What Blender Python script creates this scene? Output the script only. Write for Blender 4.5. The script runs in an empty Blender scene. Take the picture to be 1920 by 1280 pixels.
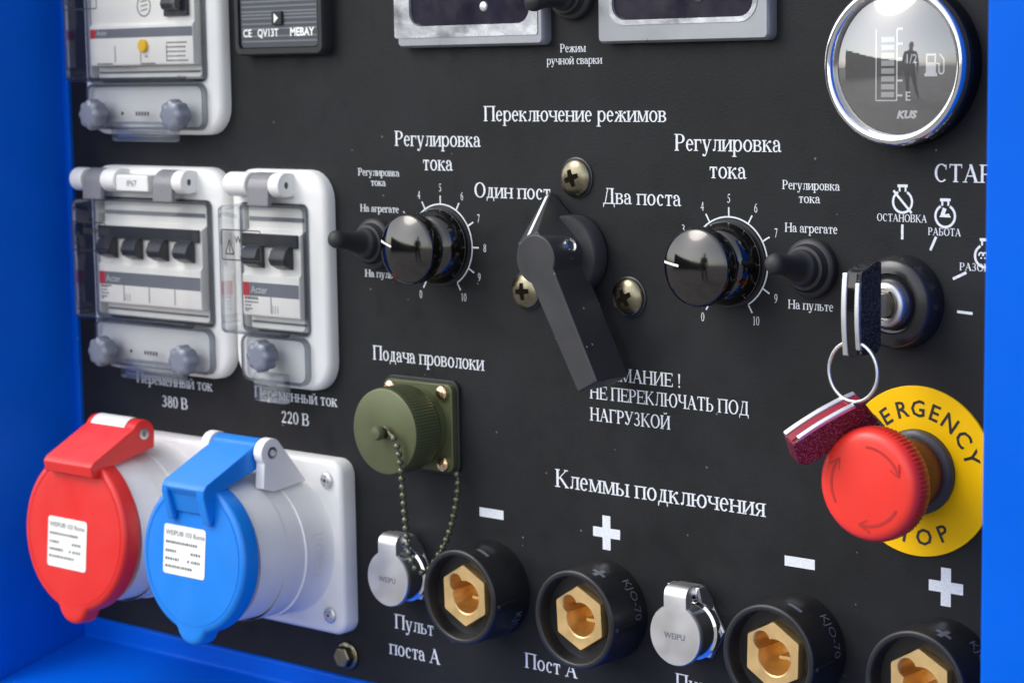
import bpy, bmesh, math, random
from mathutils import Vector, Matrix
from mathutils.geometry import tessellate_polygon

random.seed(7)
SC = bpy.context.scene
COL = SC.collection
MM = 0.001
PI = math.pi


def vec(x, d, z):
    """panel millimetres (x right, d out of the panel, z up) -> metres"""
    return Vector((x * MM, -d * MM, z * MM))


# ------------------------------------------------------------------ camera
cam_data = bpy.data.cameras.new('camera')
cam = bpy.data.objects.new('camera', cam_data)
COL.objects.link(cam)
SC.camera = cam
_r = Vector((0.76114618, 0.6484078, -0.01496064))
_u = Vector((-0.06924919, 0.10418116, 0.99214456))
_w = Vector((-0.64487289, 0.75413103, -0.12419881))
_m = Matrix((_r, _u, -_w)).transposed().to_4x4()
_m.translation = Vector((0.56103942, -0.65609400, 0.10805297))
cam.matrix_world = _m
cam_data.sensor_width = 36.0
cam_data.lens = 76.09
cam_data.clip_start = 0.02
cam_data.clip_end = 2000.0
cam_data.dof.use_dof = True
cam_data.dof.focus_distance = 0.79
cam_data.dof.aperture_fstop = 20.0

# ------------------------------------------------------------------ world, sun, exposure
SUN_DIR = Vector((-0.47, -0.56, 0.68)).normalized()      # towards the sun
world = bpy.data.worlds.new('World')
SC.world = world
world.use_nodes = True
nt = world.node_tree
nt.nodes.clear()
out = nt.nodes.new('ShaderNodeOutputWorld')
bg = nt.nodes.new('ShaderNodeBackground')
sky = nt.nodes.new('ShaderNodeTexSky')
sky.sky_type = 'NISHITA'
sky.sun_disc = False
sky.sun_elevation = math.asin(SUN_DIR.z)
sky.sun_rotation = math.atan2(SUN_DIR.x, SUN_DIR.y)
sky.air_density = 1.0
sky.dust_density = 1.5
sky.ozone_density = 1.0
hs = nt.nodes.new('ShaderNodeHueSaturation')
hs.inputs['Saturation'].default_value = 0.35
bg.inputs['Strength'].default_value = 0.15
nt.links.new(sky.outputs[0], hs.inputs['Color'])
nt.links.new(hs.outputs[0], bg.inputs['Color'])
nt.links.new(bg.outputs[0], out.inputs['Surface'])

sun_data = bpy.data.lights.new('sun', 'SUN')
sun_data.energy = 0.5
sun_data.angle = math.radians(32)
sun_data.color = (1.0, 0.97, 0.93)
sun = bpy.data.objects.new('sun', sun_data)
COL.objects.link(sun)
sun.rotation_euler = SUN_DIR.to_track_quat('Z', 'Y').to_euler()

vs = SC.view_settings
vs.view_transform = 'Standard'
vs.look = 'None'
vs.gamma = 1.0
vs.use_curve_mapping = False
vs.exposure = 1.05
SC.cycles.max_bounces = 10
SC.cycles.transparent_max_bounces = 24
SC.cycles.caustics_reflective = False
SC.cycles.caustics_refractive = False

# ------------------------------------------------------------------ materials


def mat(name, col, rough=0.5, metal=0.0, spec=0.5, bump=0.0, bscale=1500.0, rvar=0.0, cvar=0.0,
        cscale=60.0, coat=0.0, coat_rough=0.05, speck=0.0, speck_col=(0.3, 0.3, 0.3), speck_scale=350.0,
        speck_size=0.09, sss=0.0, aniso=0.0, spots=None):
    m = bpy.data.materials.new(name)
    m.use_nodes = True
    t = m.node_tree
    b = t.nodes['Principled BSDF']
    L = t.links.new
    b.inputs['Metallic'].default_value = metal
    b.inputs['Roughness'].default_value = rough
    b.inputs['Specular IOR Level'].default_value = spec
    if coat:
        b.inputs['Coat Weight'].default_value = coat
        b.inputs['Coat Roughness'].default_value = coat_rough
    if aniso:
        b.inputs['Anisotropic'].default_value = aniso
    if sss:
        b.inputs['Subsurface Weight'].default_value = sss
        b.inputs['Subsurface Radius'].default_value = (0.002, 0.001, 0.001)
    tc = t.nodes.new('ShaderNodeTexCoord')
    geo = tc.outputs['Object']
    c = t.nodes.new('ShaderNodeRGB')
    c.outputs[0].default_value = (*col, 1)
    colout = c.outputs[0]
    if cvar:
        n = t.nodes.new('ShaderNodeTexNoise')
        n.inputs['Scale'].default_value = cscale
        n.inputs['Detail'].default_value = 5
        L(geo, n.inputs['Vector'])
        mr = t.nodes.new('ShaderNodeMapRange')
        mr.inputs[1].default_value = 0.3
        mr.inputs[2].default_value = 0.7
        mr.inputs[3].default_value = 1 - cvar
        mr.inputs[4].default_value = 1 + cvar
        L(n.outputs['Fac'], mr.inputs[0])
        mx = t.nodes.new('ShaderNodeVectorMath')
        mx.operation = 'SCALE'
        L(colout, mx.inputs[0])
        L(mr.outputs[0], mx.inputs['Scale'])
        colout = mx.outputs[0]
    if speck:
        v = t.nodes.new('ShaderNodeTexVoronoi')
        v.inputs['Scale'].default_value = speck_scale
        L(geo, v.inputs['Vector'])
        lt = t.nodes.new('ShaderNodeMath')
        lt.operation = 'LESS_THAN'
        lt.inputs[1].default_value = speck_size
        L(v.outputs['Distance'], lt.inputs[0])
        sp = t.nodes.new('ShaderNodeSeparateColor')
        L(v.outputs['Color'], sp.inputs[0])
        gt = t.nodes.new('ShaderNodeMath')
        gt.operation = 'GREATER_THAN'
        gt.inputs[1].default_value = 1 - speck
        L(sp.outputs[0], gt.inputs[0])
        mu = t.nodes.new('ShaderNodeMath')
        mu.operation = 'MULTIPLY'
        L(lt.outputs[0], mu.inputs[0])
        L(gt.outputs[0], mu.inputs[1])
        mu2 = t.nodes.new('ShaderNodeMath')
        mu2.operation = 'MULTIPLY'
        L(mu.outputs[0], mu2.inputs[0])
        L(sp.outputs[1], mu2.inputs[1])
        mixc = t.nodes.new('ShaderNodeMix')
        mixc.data_type = 'RGBA'
        L(mu2.outputs[0], mixc.inputs['Factor'])
        L(colout, mixc.inputs[6])
        mixc.inputs[7].default_value = (*speck_col, 1)
        colout = mixc.outputs[2]
    L(colout, b.inputs['Base Color'])
    if rvar:
        n2 = t.nodes.new('ShaderNodeTexNoise')
        n2.inputs['Scale'].default_value = 90
        n2.inputs['Detail'].default_value = 6
        L(geo, n2.inputs['Vector'])
        mr2 = t.nodes.new('ShaderNodeMapRange')
        mr2.inputs[1].default_value = 0.3
        mr2.inputs[2].default_value = 0.7
        mr2.inputs[3].default_value = max(0.01, rough - rvar)
        mr2.inputs[4].default_value = rough + rvar
        L(n2.outputs['Fac'], mr2.inputs[0])
        L(mr2.outputs[0], b.inputs['Roughness'])
    if bump:
        n3 = t.nodes.new('ShaderNodeTexNoise')
        n3.inputs['Scale'].default_value = bscale
        n3.inputs['Detail'].default_value = 3
        L(geo, n3.inputs['Vector'])
        bp = t.nodes.new('ShaderNodeBump')
        bp.inputs['Strength'].default_value = bump
        bp.inputs['Distance'].default_value = 0.0002
        L(n3.outputs['Fac'], bp.inputs['Height'])
        L(bp.outputs[0], b.inputs['Normal'])
    return m


def clear_plastic(name, tint, gloss=0.06, rough=0.06, wob=0.25):
    """thin clear plastic: straight transmission with a tint, and a fresnel gloss on top"""
    m = bpy.data.materials.new(name)
    m.use_nodes = True
    t = m.node_tree
    t.nodes.clear()
    o = t.nodes.new('ShaderNodeOutputMaterial')
    tr = t.nodes.new('ShaderNodeBsdfTransparent')
    tr.inputs['Color'].default_value = (*tint, 1)
    gl = t.nodes.new('ShaderNodeBsdfGlossy')
    gl.inputs['Roughness'].default_value = rough
    gl.inputs['Color'].default_value = (1, 1, 1, 1)
    lw = t.nodes.new('ShaderNodeFresnel')
    lw.inputs['IOR'].default_value = 1.45
    n = t.nodes.new('ShaderNodeTexNoise')
    n.inputs['Scale'].default_value = 120
    tc = t.nodes.new('ShaderNodeTexCoord')
    t.links.new(tc.outputs['Object'], n.inputs['Vector'])
    bp = t.nodes.new('ShaderNodeBump')
    bp.inputs['Strength'].default_value = wob
    bp.inputs['Distance'].default_value = 0.0006
    t.links.new(n.outputs['Fac'], bp.inputs['Height'])
    t.links.new(bp.outputs[0], gl.inputs['Normal'])
    ad = t.nodes.new('ShaderNodeMath')
    ad.operation = 'MULTIPLY_ADD'
    ad.inputs[1].default_value = 0.35
    ad.inputs[2].default_value = gloss
    ad.use_clamp = True
    t.links.new(lw.outputs[0], ad.inputs[0])
    mx = t.nodes.new('ShaderNodeMixShader')
    t.links.new(ad.outputs[0], mx.inputs[0])
    t.links.new(tr.outputs[0], mx.inputs[1])
    t.links.new(gl.outputs[0], mx.inputs[2])
    t.links.new(mx.outputs[0], o.inputs['Surface'])
    return m


M = {}
M['panel'] = mat('black_powder_coat', (0.0165, 0.017, 0.0185), 0.50, spec=0.18, bump=0.40, bscale=1100, rvar=0.16, cvar=0.22,
                 cscale=16, speck=0.14, speck_col=(0.15, 0.15, 0.14), speck_scale=230, speck_size=0.10)
M['ink'] = mat('white_ink', (0.74, 0.77, 0.82), 0.5, cvar=0.10, cscale=900)
M['blue'] = mat('blue_paint', (0.0, 0.105, 0.64), 0.42, spec=0.10, speck=0.05, speck_col=(0.05, 0.16, 0.62), speck_scale=160, speck_size=0.12, bump=0.25, bscale=350, cvar=0.05, cscale=25, rvar=0.06)
M['white'] = mat('white_plastic', (0.84, 0.835, 0.81), 0.38, bump=0.06, bscale=700, cvar=0.03, cscale=40, rvar=0.05)
M['greyplast'] = mat('grey_white_plastic', (0.84, 0.83, 0.815), 0.38, bump=0.06, bscale=700, cvar=0.03, rvar=0.05)
M['beige'] = mat('beige_plastic', (0.88, 0.855, 0.80), 0.5, bump=0.06, bscale=700, cvar=0.04)
M['dark'] = mat('dark_plastic', (0.030, 0.032, 0.038), 0.35, bump=0.08, bscale=800, rvar=0.08)
M['band'] = mat('grey_print', (0.16, 0.17, 0.20), 0.5, cvar=0.05)
M['redprint'] = mat('red_print', (0.55, 0.04, 0.05), 0.5, cvar=0.05)
M['print'] = mat('grey_fine_print', (0.14, 0.14, 0.14), 0.6, cvar=0.2, cscale=1500)
M['slot'] = mat('shadowed_slot', (0.008, 0.006, 0.004), 0.9, spec=0.05, cvar=0.2)
M['blackprint'] = mat('black_print', (0.02, 0.018, 0.016), 0.5, cvar=0.1)
M['yellow'] = mat('yellow_plate', (1.0, 0.575, 0.001), 0.48, spec=0.2, bump=0.05, cvar=0.04)
M['amber'] = mat('yellow_button', (0.85, 0.50, 0.02), 0.4, cvar=0.05)
M['red'] = mat('red_plastic', (0.72, 0.022, 0.020), 0.36, bump=0.05, bscale=600, cvar=0.04, rvar=0.06, sss=0.05)
M['mush'] = mat('signal_red_plastic', (0.86, 0.040, 0.026), 0.34, bump=0.04, bscale=500, cvar=0.03, rvar=0.05, sss=0.05)
M['mushmark'] = mat('engraved_red', (0.50, 0.022, 0.016), 0.5, cvar=0.1)
M['bluelid'] = mat('azure_plastic', (0.003, 0.205, 0.74), 0.36, bump=0.05, bscale=600, cvar=0.04, rvar=0.06, sss=0.05)
M['sticker'] = mat('white_sticker', (0.80, 0.80, 0.78), 0.45, cvar=0.03)
M['chrome'] = mat('chrome', (0.85, 0.85, 0.86), 0.06, metal=1.0, bump=0.03, bscale=300, rvar=0.02)
M['satin'] = mat('satin_nickel', (0.76, 0.755, 0.75), 0.42, metal=1.0, bump=0.06, bscale=900, rvar=0.08, cvar=0.05)
M['steel'] = mat('brushed_steel', (0.52, 0.53, 0.55), 0.34, metal=1.0, bump=0.12, bscale=900, rvar=0.08, cvar=0.08)
M['zinc'] = mat('yellowed_zinc', (0.24, 0.215, 0.145), 0.27, metal=1.0, bump=0.15, bscale=500, rvar=0.10, cvar=0.22, cscale=220)
M['brass'] = mat('matt_brass', (0.88, 0.62, 0.29), 0.46, metal=1.0, bump=0.12, bscale=1100, rvar=0.08, cvar=0.08, cscale=200)
M['goldscrew'] = mat('gold_passivated', (0.85, 0.60, 0.36), 0.22, metal=1.0, rvar=0.08, cvar=0.12, cscale=400)
M['olive'] = mat('olive_anodised', (0.115, 0.130, 0.062), 0.42, metal=0.35, bump=0.08, bscale=1100, rvar=0.08, cvar=0.06)
M['olivedark'] = mat('olive_chain', (0.15, 0.15, 0.095), 0.34, metal=0.7, cvar=0.2, cscale=500)
M['blackchrome'] = mat('black_chrome', (0.095, 0.092, 0.089), 0.10, metal=1.0, bump=0.03, bscale=160, rvar=0.05)
M['bakelite'] = mat('glossy_black', (0.006, 0.006, 0.007), 0.06, spec=0.6, bump=0.02, bscale=150, rvar=0.03)
M['lockblack'] = mat('semi_gloss_black', (0.020, 0.020, 0.022), 0.24, bump=0.05, rvar=0.06)
M['satinblack'] = mat('satin_black_plastic', (0.034, 0.034, 0.037), 0.42, bump=0.12, bscale=900, rvar=0.08, cvar=0.1,
                      speck=0.26, speck_col=(0.34, 0.34, 0.34), speck_scale=300, speck_size=0.13)
M['rubber'] = mat('black_rubber', (0.020, 0.020, 0.021), 0.52, bump=0.2, bscale=700, rvar=0.1, cvar=0.15)
M['sleeve'] = mat('black_sleeve', (0.014, 0.014, 0.015), 0.34, bump=0.10, bscale=600, rvar=0.1, cvar=0.2, cscale=150)
M['knobgrey'] = mat('smoky_blue_plastic', (0.19, 0.21, 0.26), 0.26, bump=0.05, rvar=0.08, cvar=0.06)
M['clipgrey'] = mat('smoky_grey_plastic', (0.24, 0.235, 0.25), 0.30, bump=0.05, rvar=0.05, cvar=0.04)
M['cover'] = clear_plastic('smoked_clear_plastic', (0.955, 0.962, 0.97), 0.006)
M['coverside'] = clear_plastic('smoked_clear_side', (0.92, 0.93, 0.945), 0.006)
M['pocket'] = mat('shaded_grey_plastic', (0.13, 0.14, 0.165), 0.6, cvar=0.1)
M['covercorner'] = clear_plastic('smoky_corner', (0.52, 0.545, 0.59), 0.04, 0.08)
M['coveredge'] = clear_plastic('smoked_clear_edge', (0.40, 0.42, 0.46), 0.03, 0.15)
M['tab'] = clear_plastic('smoked_clear_tab', (0.80, 0.82, 0.85), 0.04, 0.25)
M['glass'] = clear_plastic('gauge_glass', (0.95, 0.955, 0.96), 0.20, 0.045, 0.03)
M['dial'] = mat('dark_dial', (0.125, 0.118, 0.110), 0.5, cvar=0.05)
M['dialmark'] = mat('dial_white', (0.88, 0.88, 0.86), 0.5, cvar=0.03)
M['dialgrey'] = mat('dial_segment', (0.55, 0.55, 0.53), 0.5, cvar=0.05)
M['alu'] = mat('grey_meter_frame', (0.34, 0.35, 0.37), 0.34, metal=0.45, bump=0.05, rvar=0.08, cvar=0.05)
M['film'] = mat('crinkled_film_edge', (0.56, 0.57, 0.60), 0.22, metal=0.6, bump=1.0, bscale=110, rvar=0.1, cvar=0.25, cscale=90)
M['purple'] = mat('dark_violet_window', (0.013, 0.011, 0.024), 0.16, bump=0.12, bscale=70, rvar=0.06, cvar=0.2,
                  speck=0.35, speck_col=(0.45, 0.45, 0.5), speck_scale=260, speck_size=0.10)
M['meter'] = mat('black_meter_bezel', (0.024, 0.024, 0.026), 0.42, spec=0.35, bump=0.08, rvar=0.06, cvar=0.05)
M['meterface'] = mat('slate_meter_face', (0.050, 0.055, 0.066), 0.42, cvar=0.06)
M['meterline'] = mat('light_slate_line', (0.15, 0.16, 0.18), 0.45, cvar=0.05)
M['lcd'] = mat('brown_display', (0.19, 0.165, 0.15), 0.3, cvar=0.08)
M['lcdseg'] = mat('unlit_segment', (0.33, 0.29, 0.27), 0.4, cvar=0.08)
M['blackleather'] = mat('grained_black_grip', (0.016, 0.016, 0.018), 0.42, spec=0.3, bump=1.0, bscale=900, cvar=0.4, cscale=900,
                        speck=0.5, speck_col=(0.30, 0.29, 0.32), speck_scale=1700, speck_size=0.36)
M['redreflect'] = mat('grained_grip_red_reflection', (0.15, 0.010, 0.026), 0.40, spec=0.3, bump=1.0, bscale=900, cvar=0.4, cscale=900,
                      speck=0.5, speck_col=(0.50, 0.22, 0.24), speck_scale=1700, speck_size=0.36)  # dark grip with the red button's reflection put into its colour
M['crimson'] = mat('red_reflection_plastic', (0.30, 0.010, 0.030), 0.22, rvar=0.05, cvar=0.1)  # spare key edge, the same red reflection painted in
M['stem'] = mat('stem_amber_reflection', (0.16, 0.035, 0.012), 0.35, cvar=0.1)  # dark neck, its amber reflection put into the base colour
M['skin'] = mat('skin', (0.42, 0.25, 0.18), 0.55, cvar=0.05)
M['lips'] = mat('lips', (0.35, 0.12, 0.10), 0.5, cvar=0.05)
M['jacket'] = mat('dark_jacket_cloth', (0.085, 0.09, 0.11), 0.85, cvar=0.15, cscale=12)
M['trousers'] = mat('dark_trouser_cloth', (0.05, 0.05, 0.058), 0.85, cvar=0.15, cscale=12)
M['shoes'] = mat('shoe_leather', (0.10, 0.095, 0.09), 0.5, cvar=0.1)
M['hair'] = mat('dark_hair', (0.02, 0.015, 0.012), 0.6, cvar=0.2)
M['fence'] = mat('weathered_fence', (0.10, 0.105, 0.11), 0.8, cvar=0.3, cscale=1.5)
M['ground'] = mat('worn_asphalt', (0.25, 0.235, 0.22), 0.85, bump=0.4, bscale=40, cvar=0.18, cscale=2.0)

# ------------------------------------------------------------------ mesh helpers


class MB:
    """collects faces in local millimetres (x, d, z); build() links them as ONE mesh object"""

    def __init__(self, fn=None):
        self.v, self.f, self.fn = [], [], fn

    def add(self, pts):
        i = len(self.v)
        for p in pts:
            q = self.fn(p) if self.fn else p
            self.v.append(vec(*q))
        return list(range(i, i + len(pts)))

    def face(self, pts):
        self.f.append(self.add(pts))

    def loft(self, rings, cap0=True, cap1=True, closed=True):
        idx = [self.add(r) for r in rings]
        n = len(rings[0])
        for a, b in zip(idx[:-1], idx[1:]):
            for k in range(n if closed else n - 1):
                j = (k + 1) % n
                self.f.append([a[k], a[j], b[j], b[k]])
        if cap0:
            self.f.append(idx[0][::-1])
        if cap1:
            self.f.append(idx[-1][:])
        return self

    def lathe(self, cx, cz, prof, seg=72, cap0=True, cap1=True, ripple=None):
        rings = []
        for r, d in prof:
            ring = []
            for k in range(seg):
                a = 2 * PI * k / seg
                rr = r * (ripple(a, d) if ripple else 1)
                ring.append((cx + rr * math.cos(a), d, cz + rr * math.sin(a)))
            rings.append(ring)
        return self.loft(rings, cap0, cap1)

    def stack(self, shape, prof, cap0=True, cap1=True):
        """shape(inset) -> [(x, z)]; prof = [(inset, d)]"""
        return self.loft([[(x, d, z) for x, z in shape(i)] for i, d in prof], cap0, cap1)

    def box(self, x0, x1, d0, d1, z0, z1):
        return self.loft([[(x0, d0, z0), (x1, d0, z0), (x1, d0, z1), (x0, d0, z1)],
                          [(x0, d1, z0), (x1, d1, z0), (x1, d1, z1), (x0, d1, z1)]])

    def prism_x(self, poly, x0, x1):
        """poly = [(d, z)] swept along x"""
        return self.loft([[(x0, d, z) for d, z in poly], [(x1, d, z) for d, z in poly]])

    def prism_d(self, poly, d0, d1):
        return self.loft([[(x, d0, z) for x, z in poly], [(x, d1, z) for x, z in poly]])

    def tube(self, path, r, seg=10, closed=False, radii=None):
        P = [Vector(p) for p in path]
        n = len(P)
        rings = []
        up = Vector((0.13, 0.31, 0.94))
        for i, p in enumerate(P):
            if closed:
                t = P[(i + 1) % n] - P[i - 1]
            else:
                t = P[min(i + 1, n - 1)] - P[max(i - 1, 0)]
            t.normalize()
            a = t.cross(up).normalized()
            b = a.cross(t).normalized()
            up = b
            rr = radii[i] if radii else r
            rings.append([tuple(p + a * rr * math.cos(2 * PI * k / seg) + b * rr * math.sin(2 * PI * k / seg))
                          for k in range(seg)])
        if closed:
            rings.append(rings[0])
            return self.loft(rings, False, False)
        return self.loft(rings)

    def ball(self, c, r, seg=12, rows=8):
        rings = []
        for i in range(1, rows):
            a = PI * i / rows
            rings.append([(c[0] + r * math.sin(a) * math.cos(2 * PI * k / seg),
                           c[1] - r * math.cos(a),
                           c[2] + r * math.sin(a) * math.sin(2 * PI * k / seg)) for k in range(seg)])
        return self.loft(rings)

    def flat(self, outer, d, holes=()):
        loops = [[Vector((x, z, 0)) for x, z in lp] for lp in (outer, *holes)]
        tris = tessellate_polygon(loops)
        allp = [p for lp in (outer, *holes) for p in lp]
        idx = self.add([(x, d, z) for x, z in allp])
        for t in tris:
            self.f.append([idx[i] for i in t])
        return self

    def wall(self, loop, d0, d1):
        return self.loft([[(x, d0, z) for x, z in loop], [(x, d1, z) for x, z in loop]], False, False)

    def build(self, name, m, parent=None, bevel=0.0, seg=2, angle=35, recalc=True, smooth=True, sharp=40):
        me = bpy.data.meshes.new(name)
        me.from_pydata([tuple(v) for v in self.v], [], self.f)
        bm = bmesh.new()
        bm.from_mesh(me)
        bmesh.ops.remove_doubles(bm, verts=bm.verts, dist=1e-7)
        if recalc:
            bmesh.ops.recalc_face_normals(bm, faces=bm.faces)
        for f in bm.faces:
            f.smooth = smooth
        th = math.radians(sharp)
        for e in bm.edges:
            if len(e.link_faces) == 2 and not bevel:
                e.smooth = e.calc_face_angle(0) < th
        bm.to_mesh(me)
        bm.free()
        me.materials.append(m)
        o = bpy.data.objects.new(name, me)
        COL.objects.link(o)
        if parent:
            o.parent = parent
        if bevel:
            b = o.modifiers.new('bevel', 'BEVEL')
            b.width = bevel * MM
            b.segments = seg
            b.limit_method = 'ANGLE'
            b.angle_limit = math.radians(angle)
            b.harden_normals = True
        return o


def thing(name, label, cat, x=0, d=0, z=0, group=None):
    o = bpy.data.objects.new(name, None)
    o.empty_display_size = 0.01
    COL.objects.link(o)
    o.location = vec(x, d, z)
    o['label'] = label
    o['category'] = cat
    if group:
        o['group'] = group
    return o


def tag(o, label, cat, group=None):
    o['label'] = label
    o['category'] = cat
    if group:
        o['group'] = group
    return o


def kids(o):
    return [c for c in bpy.data.objects if c.parent == o]


def dup(root, x, d, z, label):
    r = root.copy()
    COL.objects.link(r)
    r.location = vec(x, d, z)
    r['label'] = label
    for ch in kids(root):
        c = ch.copy()
        COL.objects.link(c)
        c.parent = r
        for g in kids(ch):
            e = g.copy()
            COL.objects.link(e)
            e.parent = c
    return r


def rrect(x0, x1, z0, z1, r, n=7):
    """rounded rectangle outline as a function of inset"""
    def f(i=0.0):
        a0, a1, b0, b1 = x0 + i, x1 - i, z0 + i, z1 - i
        rr = max(r - i, 0.05)
        pts = []
        for cx, cz, s in ((a1 - rr, b1 - rr, 0), (a0 + rr, b1 - rr, 1), (a0 + rr, b0 + rr, 2), (a1 - rr, b0 + rr, 3)):
            for k in range(n):
                a = PI / 2 * (s + k / (n - 1))
                pts.append((cx + rr * math.cos(a), cz + rr * math.sin(a)))
        return pts
    return f


def circ(cx, cz, r, n=48, a0=0.0):
    return [(cx + r * math.cos(a0 + 2 * PI * k / n), cz + r * math.sin(a0 + 2 * PI * k / n)) for k in range(n)]


# ------------------------------------------------------------------ serif lettering (strokes drawn in code)
TW, tw = 0.168, 0.066          # thick and thin stroke widths, in cap heights


class Glyph:
    def __init__(self):
        self.p = []

    def poly(self, *pts):
        self.p.append([list(pts)])

    def bar(self, x0, x1, y, t=tw):
        self.poly((x0, y), (x1, y), (x1, y + t), (x0, y + t))

    def serif(self, x, y, w=0.33, top=False):
        t = 0.05
        if top:
            self.bar(x - w / 2, x + w / 2, y - t, t)
        else:
            self.bar(x - w / 2, x + w / 2, y, t)

    def stem(self, x, y0, y1, w=TW, s0=True, s1=True):
        self.poly((x - w / 2, y0), (x + w / 2, y0), (x + w / 2, y1), (x - w / 2, y1))
        if s0:
            self.serif(x, y0, w + 0.19)
        if s1:
            self.serif(x, y1, w + 0.19, True)

    def diag(self, x0, y0, x1, y1, w):
        self.poly((x0 - w / 2, y0), (x0 + w / 2, y0), (x1 + w / 2, y1), (x1 - w / 2, y1))

    def arc(self, cx, cy, rx, ry, a0, a1, wt=TW, wn=tw, n=16):
        quads, prev = [], None
        for k in range(n + 1):
            a = math.radians(a0 + (a1 - a0) * k / n)
            o = (cx + rx * math.cos(a), cy + ry * math.sin(a))
            i = (cx + (rx - wt) * math.cos(a), cy + (ry - wn) * math.sin(a))
            if prev:
                quads.append([prev[0], o, i, prev[1]])
            prev = (o, i)
        self.p.append(quads)

    def dot(self, cx, cy, r):
        self.poly(*[(cx + r * math.cos(2 * PI * k / 10), cy + r * math.sin(2 * PI * k / 10)) for k in range(10)])


ADV = {'П': 1.09, 'Р': .86, 'О': 1.09, 'Д': 1.06, 'К': 1.03, 'А': 1.07, 'В': .98, 'Н': 1.09, 'Е': .92, 'Л': 1.03, 'Ю': 1.5,
       'Ч': .97, 'Т': .92, 'З': .78, 'У': 1.03, 'Г': .86, 'Й': 1.09, 'И': 1.09, 'С': 1.0, 'М': 1.34, 'Б': .9, 'Ь': .87,
       'Ж': 1.3, 'а': .67, 'в': .70, 'г': .60, 'д': .77, 'е': .67, 'ж': 1.04, 'и': .81, 'й': .81, 'к': .74, 'л': .76,
       'м': .95, 'н': .81, 'о': .755, 'п': .81, 'р': .76, 'с': .67, 'т': .66, 'у': .75, 'ч': .77, 'ю': 1.10, 'ь': .68,
       'я': .70, 'ы': .98, ' ': .38, '!': .5}
for _c in '0123456789':
    ADV[_c] = .755
_GC = {}


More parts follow.
